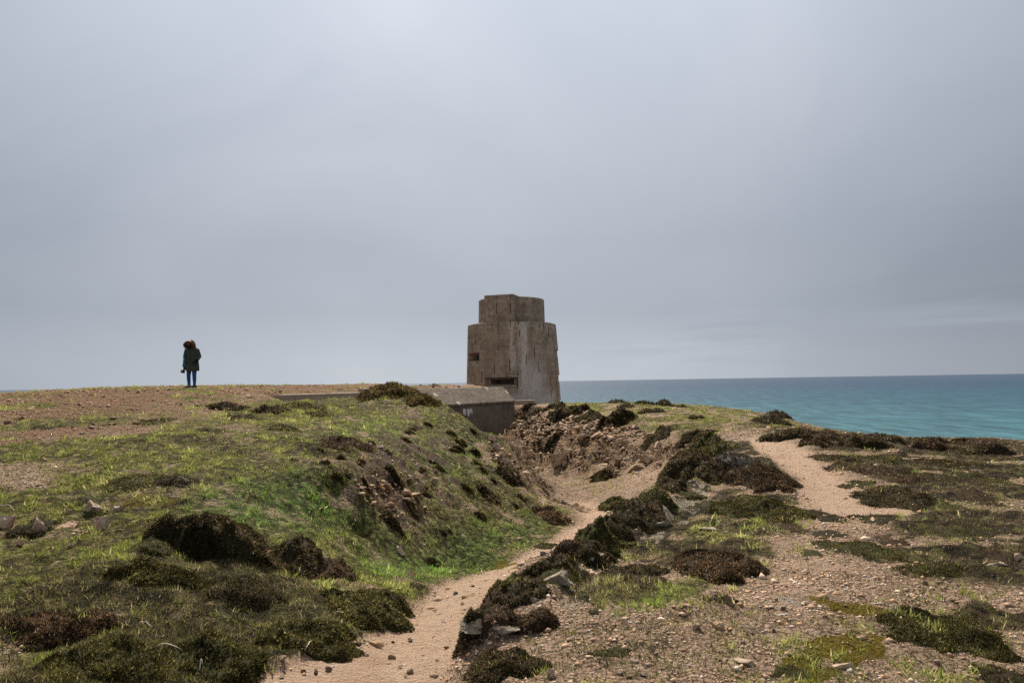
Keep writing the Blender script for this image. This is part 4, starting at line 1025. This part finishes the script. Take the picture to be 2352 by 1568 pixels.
heather('green topped heather on the rim between rock slabs', 1225,1280,1330,1325, .35, 'green')
heather('wide dark heather on the middle of the hump', 1382,1274,1560,1330, .26)
heather('smaller brown heather below the wide hump heather', 1458,1308,1556,1358, .35, 'brown')
heather('big brown heather cushion on the hump facing the gravel', 1590,1212,1792,1335, .4, 'brown', 1.2)
RIM = [(1095,1428,70),(1130,1398,60),(1165,1362,85),(1215,1330,70),(1270,1300,80),(1325,1275,70),(1370,1252,75),(1412,1228,65),(1445,1205,75),(1480,1178,70),(1520,1150,65),(1548,1122,60),(1575,1090,70),(1600,1062,75),(1640,1036,80)]
for k, (vx, vy, w2) in enumerate(RIM):
    heather('dark heather fringing the rim of the cutting, clump %s from the lower end' % ORD[k], vx-w2*.74, vy-w2*.74, vx+w2*.74, vy+w2*.16, .74, ['heather', 'brown', 'green', 'heather'][k % 4], 1.1, 'heather along the rim of the cutting')
heather('rusty heather cushion above the grey lichen rock', 1088,1376,1185,1448, .5, 'brown')
heather('dark rusty heather cushion right of its smaller twin', 1158,1384,1292,1458, .5, 'brown')
heather('grey green heather below the lichen rock by the path foot', 1054,1462,1255,1560, .38, 'heather', 1.2)
heather('small brown cushion between the hump and the pale slab', 1636,1346,1722,1394, .3, 'brown')
heather('low heather strip along the upper hump', 1560,1122,1640,1150, .3, 'green')
heather('dark heather patch on the pale turf of the hump', 1620,1140,1700,1168, .25, 'green')
heather('small dark tuft left of the green turf on the hump', 1350,1395,1382,1412, .4)
heather('low moss edged heather near the bottom right corner', 2118,1390,2400,1515, .16, 'green', 1.1)
heather('dark heather in the bottom right corner', 2290,1522,2400,1590, .22)
heather('flat heather beside the moss at the bottom', 1790,1525,1880,1560, .14, 'green')
heather('flat heather mat at the bottom right of centre', 1360,1480,1460,1508, .14, 'green')
for k, (l, tp, r, bt) in enumerate(sorted([(1870,1162,1985,1200),(1980,1170,2110,1205),(1950,1230,2120,1290),(2080,1280,2260,1330),(2020,1108,2190,1168),(1960,1060,2100,1090),(2120,1080,2260,1110),(2240,1120,2352,1160),(2250,1180,2360,1230),(1900,1030,2000,1058),
      (2000,1045,2120,1066),(2140,1050,2290,1075),(2180,1200,2280,1240),(1800,1190,1880,1225),(2060,1090,2150,1112),(2250,1080,2352,1110),(1880,1205,1960,1232),(2150,1140,2240,1170),(1850,1255,1900,1280),(2290,1250,2370,1290),(2040,1230,2110,1255),(1950,1095,2030,1118)], key=lambda q: -q[3])):
    heather('low heather mat on the stony heath, %s counting up from the bottom' % ORD[k], l, tp, r, bt, .12, rr.choice(['brown', 'heather', 'green']), .9, 'heather mats on the stony heath')
for k, (l, tp, r, bt) in enumerate(sorted([(1750,948,1830,975),(1820,968,1900,1000),(1880,985,1960,1012),(1760,985,1880,1008),(1950,996,2010,1015),(1985,992,2045,1012),(2030,998,2100,1018),(2090,1002,2150,1020),(2140,1000,2210,1020),(2200,1004,2270,1022),(2260,1004,2352,1024),(1850,1000,1930,1026),(1940,1010,2060,1032),(2100,1014,2220,1036),(2230,1020,2360,1044)])):
    heather('dark heather clump on the cliff edge against the sea, %s from the tower side' % ORD[k], l, tp, r, bt, .45, rr.choice(['heather', 'brown']), .9, 'heather on the cliff edge')
# little dark tufts pitting the grassy bank
BANK = [(700,1040),(820,1000),(1000,960),(1090,990),(1160,1060),(1220,1130),(1180,1200),(1000,1230),(850,1180),(740,1120)]
for c in in_poly_px(BANK, 56, rr):
    s = rr.uniform(4, 13); heather('small dark tuft pitting the steep grassy bank', c[0]-s, c[1]-s*.8, c[0]+s, c[1]+s*.4, .7, rr.choice(['heather', 'green', 'brown']), 1.3, 'dark tufts on the bank', 'tuft', 'grass tuft', 1.3)

# ---------------------------------------------------------------- turf, heath blades and gravel (uncountable)
def lookup(m, x, y): return Field(m)(x, y)
def scatter(n, y0, y1):
    y = y0*np.exp(rng.random(n)*math.log(y1/y0)); x = (rng.random(n)*2-1)*(y*.86+.8); return x, y
def blades(name, label, x, y, L, wd, cols, lean, cat):
    n = len(x); z = H(x, y)
    a = rng.random(n)*2*np.pi; A = np.stack([np.cos(a), np.sin(a), np.zeros(n)], -1)*wd[:, None]*.5
    b_ = rng.random(n)*2*np.pi; ln = rng.random(n)*lean
    d = np.stack([np.cos(b_)*ln, np.sin(b_)*ln, np.ones(n)], -1); d /= np.linalg.norm(d, axis=1)[:, None]
    P = np.stack([x, y, z-.004], -1); tip = P+d*L[:, None]
    V = np.stack([P-A, P+A, tip], 1).reshape(-1, 3); Fq = np.arange(3*n).reshape(-1, 3)
    o = np_mesh(name, V, Fq, M_LEAF, np.repeat(np.clip(cols, .004, .8), 3, 0))
    return tag(o, label, cat, kind='stuff')
def lerp(a, b, t_): return a+(b-a)*t_[:, None]

x, y = scatter(1600000, 2.9, 48)
g = lookup(mG*(1-mHeath), x, y); keep = rng.random(len(x)) < g*.95
x, y = x[keep], y[keep]; n = len(x)
gr = lookup(mGreen, x, y); sw = lookup(straw, x, y); p1 = fbm(x, y, .35, 4, 70, .6); p2 = fbm(x, y, 1.4, 3, 71); p3 = fbm(x/(1+y/14), y/(1+y/14), .10, 3, 90, .6)
c = np.tile((.155, .168, .040), (n, 1))
c = lerp(c, np.array((.11, .20, .036)), np.clip(gr*1.05+.35*p1, 0, 1))
c = lerp(c, np.array((.38, .32, .15)), np.clip(sw*.7+p1*.6-.05, 0, .9)*(rng.random(n)*.6+.4))
c = lerp(c, np.array((.05, .055, .016)), np.clip(-p1*1.8-.25, 0, .8))
dry = rng.random(n) < .08; c[dry] = np.array((.36, .30, .16))
c *= rng.uniform(.6, 1.4, (n, 1))*(1+.25*p2[:, None])*np.clip(.95+1.9*p3, .2, 1.9)[:, None]
bf = lookup(bankm, x, y)*np.clip(.55+1.3*fbm(x, y, .5, 4, 99, .6), 0, 1); c = lerp(c, np.array((.085, .064, .034))*rng.uniform(.6, 1.5, (n, 1)), np.clip(bf*.75, 0, 1))
L = rng.uniform(.010, .030, n)*(1+y/16)*(.75+.6*np.clip(p1+.4, 0, 1))*np.clip(1+1.5*p3, .3, 2.2); wd = L*rng.uniform(.12, .26, n)+.0003*y
blades('grass', 'short turf covering the bank, hump and flats', x, y, L, wd, c, 2.2, 'grass')
print('grass', n)

x, y = scatter(640000, 2.9, 32)
g = lookup(mHeath, x, y); keep = rng.random(len(x)) < g
x, y = x[keep], y[keep]; n = len(x)
p1 = fbm(x, y, .4, 4, 72, .6); p2 = fbm(x, y, 1.1, 3, 73); p3 = fbm(x/(1+y/14), y/(1+y/14), .09, 3, 91, .6)
c = palette_pick('green', n)*1.1
rt = (x > 1.0); c[rt] = palette_pick('brown', int(rt.sum()))*1.15
c = lerp(c, np.array((.30, .25, .12)), np.clip(p1*1.5+.05+p2*.5, 0, .9)*rng.random(n))
ss = rng.random(n) < .05; c[ss] = np.array((.40, .34, .2))
c = lerp(c, np.array((.10, .12, .028)), np.clip(p2*1.3, 0, .8)*rng.random(n))
c *= np.clip(1.05+1.5*p3, .3, 2.2)[:, None]
L = rng.uniform(.016, .055, n)*(.8+.6*np.clip(p1+.3, 0, 1))*(.8+y/22)*np.where(rt, .7, 1); wd = L*rng.uniform(.07, .15, n)+.0004*y
blades('undergrowth', 'dark tangled heather growth and grass low over the heath', x, y, L, wd, c, 1.9, 'heath')
print('heath', n)

x, y = scatter(330000, 2.9, 22)
g = np.clip(1-lookup(mG, x, y)-lookup(mHeath, x, y)-lookup(mP, x, y)*.93, 0, 1)*sstep(fbm(x, y, .22, 5, 88, .65), -.25, .3)
keep = rng.random(len(x)) < g; x, y = x[keep], y[keep]; n = len(x)
c = np.array([(.06, .045, .022), (.12, .085, .045), (.20, .17, .075), (.34, .28, .16), (.09, .10, .03)])[rng.choice(5, n, p=[.34, .26, .18, .1, .12])]*rng.uniform(.7, 1.3, (n, 1))
L = rng.uniform(.008, .03, n)*(1+y/9); wd = L*rng.uniform(.12, .3, n)
blades('litter', 'dry litter and wisps of grass between the stones', x, y, L, wd, c, 5.0, 'litter')
print('litter', n)

# gravel grains
x, y = scatter(190000, 2.9, 36)
g = np.clip(1-lookup(mG, x, y)*1.5-lookup(mHeath, x, y)*1.2-lookup(mMoss, x, y)*.6, 0, 1)*(.12+.88*lookup(1-mP, x, y))
cl_ = sstep(fbm(x, y, .5, 4, 74, .6), -.5, .3)
cl_ = cl_*sstep(fbm(x, y, .16, 3, 92), -.4, .35); keep = rng.random(len(x)) < g*(.12+.88*cl_); x, y = x[keep], y[keep]; n = len(x)
s = np.exp(rng.normal(-5.15, .5, n))*(1+y/7); s = np.minimum(s, .05+.003*y)
OCT = np.array([(1, 0, 0), (0, 1, 0), (-1, 0, 0), (0, -1, 0), (0, 0, 1), (0, 0, -1)], float)
OF = np.array([(0, 1, 4), (1, 2, 4), (2, 3, 4), (3, 0, 4), (1, 0, 5), (2, 1, 5), (3, 2, 5), (0, 3, 5)])
V = OCT[None]*rng.uniform(.6, 1.25, (n, 6, 1)) + rng.normal(0, .16, (n, 6, 3)); V[:, :, 2] *= .62
a = rng.random(n)*2*np.pi; ca, sa = np.cos(a), np.sin(a)
V = np.stack([V[:, :, 0]*ca[:, None]-V[:, :, 1]*sa[:, None], V[:, :, 0]*sa[:, None]+V[:, :, 1]*ca[:, None], V[:, :, 2]], -1)*s[:, None, None]
V += np.stack([x, y, H(x, y)+s*.08], -1)[:, None, :]
cs = np.array([(.46, .31, .21), (.56, .42, .31), (.38, .25, .16), (.56, .47, .38), (.28, .20, .15), (.42, .38, .35), (.5, .3, .18)])
c = cs[rng.choice(7, n, p=[.26, .22, .2, .05, .13, .04, .10])]*rng.uniform(.7, 1.15, (n, 1))
c = lerp(c, c*np.array((.72, .62, .52)), lookup(plateau, x, y))
tris = sum(len(m_.polygons) for m_ in bpy.data.meshes); print('tris so far', tris)
gv = np_mesh('gravel', V.reshape(-1, 3), (OF[None]+np.arange(n)[:, None, None]*6).reshape(-1, 3), M_GRAV, np.repeat(c, 6, 0))
tag(gv, 'loose pinkish gravel strewn over the stony ground', 'gravel', kind='stuff')
print('gravel', n)

# small broken stone packed between the rubble
pts = [hit(*c) for c in in_poly_px(RUB, 520, rr)+in_poly_px([(1190,1005),(1450,1010),(1620,1020),(1570,1080),(1400,1095),(1230,1080)], 130, rr)+in_poly_px([(800,1100),(960,1080),(980,1150),(880,1210)], 100, rr)+in_poly_px([(1120,1010),(1160,1030),(1215,1100),(1190,1110),(1140,1060)], 160, rr)]
pts = np.array(pts); n = len(pts); s = np.exp(rng.normal(-2.75, .45, n))*np.clip(pts[:, 1]/24, .35, 1.3)
V = OCT[None]*rng.uniform(.6, 1.3, (n, 6, 1)) + rng.normal(0, .2, (n, 6, 3)); V[:, :, 2] *= .6
a = rng.random(n)*2*np.pi; ca, sa = np.cos(a), np.sin(a)
V = np.stack([V[:, :, 0]*ca[:, None]-V[:, :, 1]*sa[:, None], V[:, :, 0]*sa[:, None]+V[:, :, 1]*ca[:, None], V[:, :, 2]], -1)*s[:, None, None]
V += np.stack([pts[:, 0], pts[:, 1], H(pts[:, 0], pts[:, 1])+s*.15], -1)[:, None, :]
c = np.array([(.34, .225, .135), (.46, .34, .235), (.20, .125, .07), (.10, .065, .04), (.38, .235, .12)])[rng.choice(5, n, p=[.28, .16, .26, .18, .12])]*rng.uniform(.7, 1.15, (n, 1))
tag(np_mesh('rubble', V.reshape(-1, 3), (OF[None]+np.arange(n)[:, None, None]*6).reshape(-1, 3), M_GRAV, np.repeat(c, 6, 0)), 'small broken ochre stone packed between the larger rubble', 'rubble', kind='stuff')

# ---------------------------------------------------------------- bleached twigs
M_TWIG = plain('bleached_wood', (.52, .46, .38), .8)
def tube(pts, r0, r1, seg=6, bm=None):
    bm = bm or bmesh.new(); pts = [Vector(p) for p in pts]; rings = []
    for i, p in enumerate(pts):
        d = (pts[min(i+1, len(pts)-1)]-pts[max(i-1, 0)]).normalized()
        a = d.orthogonal().normalized(); b2 = d.cross(a); r_ = r0+(r1-r0)*i/(len(pts)-1)
        rings.append([bm.verts.new(p+(a*math.cos(q)+b2*math.sin(q))*r_) for q in [2*math.pi*k/seg for k in range(seg)]])
    for A, B in zip(rings, rings[1:]):
        for k in range(seg): bm.faces.new((A[k], A[(k+1) % seg], B[(k+1) % seg], B[k]))
    bm.faces.new(rings[0][::-1]); bm.faces.new(rings[-1]); return bm
twigs = [('bleached curved stalk on the heath at the very bottom left', 458,1548,466,1536,.10), ('bleached twig lying across the dark heath, lower left', 318,1438,350,1446,.05), ('long pale stalk arching in the lower left heath', 360,1490,425,1502,.05),
         ('short bleached stalk near the path end of the heath', 768,1412,798,1420,.05), ('pale root sticking out left of the leaning slab', 0,1164,34,1176,.06), ('dry branch on the straw turf above the boulders', 560,1088,600,1098,.06),
         ('bleached twig above the flat lichen outcrop', 400,1098,440,1112,.06), ('thin upright white stem on the green bank', 686,1320,700,1310,.1), ('pale twig on the heath left of the path foot', 700,1500,722,1478,.04)]
for lab, xa, ya, xb, yb, arch in twigs:
    A = Vector(hit(xa, ya)); B = Vector(hit(xb, yb)); pts = []
    if (B-A).length > .6: B = A+(B-A).normalized()*.6
    for k in range(7):
        q_ = k/6; p = A.lerp(B, q_); p.z = max(p.z, gz(p.x, p.y))+.015+arch*math.sin(q_*math.pi)*.5+random.uniform(-.006, .006)
        pts.append(p)
    bm = tube(pts, .0042, .002)
    tag(bm_obj('twig', bm, M_TWIG, smooth=True), lab, 'twig')

# ---------------------------------------------------------------- the walker
def ring_loft(bm, rings, seg=18, cap=True):
    """rings: (centre, rx, ry) stacked; ry along y, flattened ellipse in the plane across the run"""
    prev = None; first = None
    for i, (cpt, rx, ry) in enumerate(rings):
        cpt = Vector(cpt)
        d = (Vector(rings[min(i+1, len(rings)-1)][0])-Vector(rings[max(i-1, 0)][0])).normalized()
        a = Vector((1, 0, 0)); a = (a-d*a.dot(d)).normalized(); b2 = d.cross(a)
        rg = [bm.verts.new(cpt+a*math.cos(2*math.pi*k/seg)*rx+b2*math.sin(2*math.pi*k/seg)*ry) for k in range(seg)]
        if prev:
            for k in range(seg): bm.faces.new((prev[k], prev[(k+1) % seg], rg[(k+1) % seg], rg[k]))
        else: first = rg
        prev = rg
    if cap: bm.faces.new(first[::-1]); bm.faces.new(prev)
    return bm
def remesh(o, vox, it=2):
    m = o.modifiers.new('join', 'REMESH'); m.mode = 'VOXEL'; m.voxel_size = vox; m.use_smooth_shade = True
    s_ = o.modifiers.new('soft', 'SMOOTH'); s_.iterations = it; s_.factor = .5
M_SKIN = plain('skin', (.42, .25, .18), .6); M_PARKA = plain('parka_cloth', (.045, .055, .042), .8, .3, 14)
M_JEANS = plain('blue_denim', (.018, .085, .27), .85, .35, 40); M_FUR = plain('brown_fur', (.10, .05, .03), 1, .6, 60)
M_BLACK = plain('black_cloth', (.008, .008, .009), .8); M_SOLE = plain('white_rubber', (.7, .7, .68), .6)
M_BAG = plain('teal_canvas', (.012, .17, .28), .7, .3, 12); M_CAMB = plain('camera_black', (.01, .01, .011), .4); M_GLASS = plain('lens_glass', (.02, .02, .03), .1, .1, 5, .6)
M_PATCH = plain('arm_badge', (.5, .52, .5), .7)
wp = at(440, 890.5, 23.8); wx, wy = wp[0], wp[1]; wz = gz(wx, wy)+.015
person = empty('person', (wx, wy, wz), R(-6))
tag(person, 'walker in a dark green fur hooded parka and blue jeans, looking down', 'person')
bm = bmesh.new()      # body: head, neck, trunk, both arms and legs joined into one skin
ring_loft(bm, [((0, 0, .80), .15, .11), ((0, 0, .92), .165, .115), ((0, 0, 1.10), .14, .10), ((0, -.01, 1.28), .165, .11), ((0, -.02, 1.38), .15, .09), ((0, -.04, 1.42), .06, .06), ((0, -.07, 1.47), .055, .06)])
ring_loft(bm, [((-.01, -.08, 1.45), .04, .05), ((-.01, -.11, 1.50), .07, .085), ((-.01, -.13, 1.57), .078, .098), ((-.01, -.12, 1.63), .068, .085), ((-.01, -.11, 1.66), .03, .04)])
ring_loft(bm, [((-.01, -.205, 1.53), .008, .01), ((-.01, -.232, 1.52), .014, .014), ((-.01, -.22, 1.50), .012, .01)], 8)   # nose
for sx in (-1, 1):
    ring_loft(bm, [((sx*.085-.01, -.10, 1.52), .01, .025), ((sx*.09-.01, -.10, 1.56), .012, .03)], 8)  # ears
    lg = [((sx*.085, 0, .84), .088, .095), ((sx*.096, -.01, .62), .072, .085), ((sx*.104, -.02, .46), .054, .062), ((sx*.106, 0, .33), .052, .062), ((sx*.10, .01, .12), .036, .042), ((sx*.098, 0, .03), .036, .06)]
    ring_loft(bm, lg)
armR = [(.17, -.01, 1.36), (.215, .01, 1.24), (.265, .02, 1.10), (.25, -.05, 1.02), (.215, -.10, .95)]
armL = [(-.17, -.01, 1.36), (-.205, .02, 1.22), (-.225, .03, 1.08), (-.225, 0, .95), (-.235, -.03, .82)]
for ar in (armR, armL):
    ring_loft(bm, [(p, r_, r_) for p, r_ in zip(ar, (.06, .05, .043, .038, .03))], 12)
def hand(bm, c, d, side, curl):
    c = Vector(c); d = Vector(d).normalized(); s_ = Vector((0, 1, 0)).cross(d).normalized(); n2 = d.cross(s_)
    ring_loft(bm, [(c, .030, .018), (c+d*.04, .040, .018), (c+d*.085, .038, .015)], 10)
    for k, ln in enumerate((.062, .072, .068, .052)):
        b0 = c+d*.08+Vector((0, 1, 0))*((k-1.5)*.019)
        ring_loft(bm, [(b0, .009, .009), (b0+d*ln*.5+n2*curl*.02, .0085, .0085), (b0+d*ln*.85+n2*curl*.055, .007, .007)], 7)
    tb = c+d*.02+Vector((0, -.026, 0))
    ring_loft(bm, [(tb, .012, .012), (tb+d*.035+Vector((0, -.02, 0)), .011, .011), (tb+d*.06+Vector((0, -.022, 0))+n2*curl*.02, .009, .009)], 7)
hand(bm, armR[-1], (-.35, -.35, -.8), 1, .6); hand(bm, armL[-1], (-.1, -.1, -1), -1, 1)
o = bm_obj('body', bm, M_SKIN, person); remesh(o, .009)
bm = bmesh.new()      # parka
ring_loft(bm, [((.03, 0, .605), .235, .165), ((.03, 0, .70), .235, .165), ((.025, 0, .92), .215, .155), ((.02, 0, 1.06), .20, .15), ((.015, -.01, 1.24), .205, .15), ((.01, -.02, 1.36), .205, .135), ((.005, -.03, 1.43), .15, .115), ((0, -.05, 1.47), .09, .10)], 24)
for ar in (armR, armL):
    ring_loft(bm, [(p, r_, r_) for p, r_ in zip(ar, (.085, .078, .07, .062, .058))][:4] + [(Vector(ar[3]).lerp(Vector(ar[4]), .75), .056, .056)], 14)
o = bm_obj('parka', bm, M_PARKA, person); remesh(o, .012)
pk = o
for (x0, x1) in ((-.16, -.06), (.06, .20)):
    bm_obj('pocket_flap', box_bm(x0, x1, -.172, -.150, .915, 1.0, .008), M_PARKA, pk)
bm_obj('front_placket', box_bm(-.005, .035, -.176, -.155, .62, 1.36, .006), M_PARKA, pk)
bm_obj('arm_badge', box_bm(.268, .276, -.03, .03, 1.19, 1.24, .002), M_PATCH, pk)
bm = bmesh.new()      # hood
ring_loft(bm, [((0, .0, 1.40), .13, .11), ((-.005, -.02, 1.48), .145, .14), ((-.01, -.05, 1.58), .125, .14), ((-.01, -.07, 1.655), .085, .10), ((-.01, -.08, 1.69), .03, .04)], 20)
o = bm_obj('hood', bm, M_PARKA, person); remesh(o, .012)
bm = bmesh.new(); cen = Vector((-.02, -.16, 1.495)); pts = []     # ring of fur round the face opening
SEG = 26; prev = None; R0 = []
rf = random.Random(5)
for k in range(SEG):
    a = 2*math.pi*k/SEG; p = cen+Vector((math.cos(a)*.145, math.sin(a)*-.03, math.sin(a)*.092+.0))
    rad_ = .048; rg = []
    outw = Vector((math.cos(a), 0, math.sin(a)))
    for j in range(9):
        q_ = 2*math.pi*j/9; rg.append(bm.verts.new(p+(outw*math.cos(q_)+Vector((0, 1, 0))*math.sin(q_))*rad_*rf.uniform(.8, 1.25)))
    R0.append(rg)
for k in range(SEG):
    A, B = R0[k], R0[(k+1) % SEG]
    for j in range(9): bm.faces.new((A[j], A[(j+1) % 9], B[(j+1) % 9], B[j]))
fur = bm_obj('fur_trim', bm, M_FUR, person, True)
nf = 900; aa = rng.random(nf)*2*np.pi; qq = rng.random(nf)*2*np.pi
dirs = np.stack([np.cos(aa)*np.cos(qq), np.sin(qq), np.sin(aa)*np.cos(qq)], -1)
Pf = np.stack([-.02+np.cos(aa)*.145, -.16+np.sin(aa)*-.03, 1.495+np.sin(aa)*.092], -1)+dirs*.038
Vf, Ff, Cf = sprigs(Pf, dirs, rng.uniform(.02, .05, nf), np.full(nf, .0035), .4, np.array([(.11, .055, .035), (.05, .03, .02), (.34, .2, .14)])[rng.choice(3, nf, p=[.5, .32, .18])])
np_mesh('fur_strands', Vf, Ff, M_LEAF, Cf, parent=fur)
bm = bmesh.new()      # jeans
for sx in (-1, 1):
    ring_loft(bm, [((sx*.09+.005, 0, .86), .092, .11), ((sx*.096+.005, -.01, .64), .08, .095), ((sx*.104+.005, -.025, .47), .064, .075), ((sx*.106, -.005, .33), .060, .072), ((sx*.10, .01, .16), .047, .052), ((sx*.098, .01, .09), .043, .052)], 16)
o = bm_obj('jeans', bm, M_JEANS, person); remesh(o, .01)
for sx, yaw in ((-1, -.55), (1, -.1)):
    mt = Matrix.Translation((sx*.10-.012*(sx < 0), 0, .0)) @ Matrix.Rotation(yaw, 4, 'Z')
    bm = ring_loft(bmesh.new(), [((0, .085, .05), .04, .035), ((0, .05, .065), .048, .055), ((0, -.02, .06), .05, .05), ((0, -.10, .045), .052, .03), ((0, -.165, .035), .042, .02), ((0, -.185, .03), .02, .012)], 14); bm.transform(mt)
    sh = bm_obj('shoe', bm, M_BLACK, person, True)
    bm = bmesh.new(); outl = [(-.036, .10), (.036, .10), (.05, .0), (.056, -.10), (.04, -.17), (0, -.195), (-.04, -.17), (-.056, -.10), (-.05, 0)]
    a = [bm.verts.new((x, y, 0.002)) for x, y in outl]; c2 = [bm.verts.new((x, y, .03)) for x, y in outl]
    bm.faces.new(a[::-1]); bm.faces.new(c2)
    for k in range(9): bm.faces.new((a[k], a[(k+1) % 9], c2[(k+1) % 9], c2[k]))
    bm.transform(mt); bm_obj('sole', bm, M_SOLE, sh)
for ar, d in ((armR, (-.35, -.35, -.8)), (armL, (-.1, -.1, -1))):
    bm = bmesh.new(); c_ = Vector(ar[4]); ring_loft(bm, [(c_+Vector((0, 0, .03)), .042, .042), (c_, .04, .036)], 10); hand(bm, c_, d, 1, 1.0)
    for v in bm.verts: v.co += (v.co-c_-Vector(d).normalized()*.06)*.38
    bm_obj('glove', bm, M_BLACK, person, True)
bm = ring_loft(bmesh.new(), [((-.01, -.14, 1.42), .09, .09), ((-.01, -.17, 1.47), .10, .085), ((-.01, -.19, 1.515), .085, .06)], 16)
bm_obj('scarf_face_shade', bm, M_BLACK, person, True)  # black scarf, enlarged to stand in for the shade on the face

def at_person(o): o.location = (wx, wy, wz); o.rotation_euler = (0, 0, R(-6))
bag = empty('shoulder_bag'); at_person(bag)
tag(bag, 'teal blue shoulder bag hanging at the side of the walker', 'bag')
bm = ring_loft(bmesh.new(), [((-.245, -.03, .73), .04, .05), ((-.24, -.03, .745), .068, .085), ((-.235, -.03, .82), .075, .10), ((-.225, -.03, .92), .06, .08), ((-.215, -.03, .99), .02, .03)], 16)
bm_obj('bag_body', bm, M_BAG, bag, True)
def strap(name, pts, w_, mat, parent):
    V = []; Fq = []
    for p in pts:
        p = Vector(p)
        for dx, dy in ((-w_, -.006), (w_, -.006), (w_, .006), (-w_, .006)): V.append(p+Vector((dx, dy, 0)))
    for i in range(len(pts)-1):
        for k in range(4): Fq.append((4*i+k, 4*i+(k+1) % 4, 4*i+4+(k+1) % 4, 4*i+4+k))
    Fq += [(0, 1, 2, 3), (4*len(pts)-4, 4*len(pts)-1, 4*len(pts)-2, 4*len(pts)-3)]
    me = bpy.data.meshes.new(name); me.from_pydata([tuple(v) for v in V], [], Fq); me.update(); me.materials.append(mat)
    o = bpy.data.objects.new(name, me); COL.objects.link(o); o.parent = parent
strap('strap', [(-.15, -.08, 1.44), (-.172, -.125, 1.36), (-.195, -.14, 1.24), (-.215, -.145, 1.10), (-.225, -.125, .98), (-.23, -.11, .85)], .022, M_BAG, bag)
bm_obj('buckle', box_bm(-.235, -.195, -.155, -.143, 1.0, 1.04, .004), M_SOLE, bag)
camr = empty('hand_camera'); at_person(camr)
tag(camr, 'black camera dangling below the bag of the walker', 'camera')
bm_obj('camera_body', box_bm(-.335, -.225, -.09, -.03, .535, .655, .012), M_CAMB, camr)
bm = ring_loft(bmesh.new(), [((-.285, -.09, .59), .042, .042), ((-.285, -.15, .59), .04, .04)], 14); lens = bm_obj('lens', bm, M_CAMB, camr, True)
bm = ring_loft(bmesh.new(), [((-.285, -.1505, .59), .03, .03), ((-.285, -.153, .59), .028, .028)], 14); bm_obj('front_glass', bm, M_GLASS, lens, True)
strap('wrist_strap', [(-.27, -.06, .65), (-.262, -.06, .70), (-.25, -.05, .76), (-.243, -.045, .80)], .014, M_CAMB, camr)
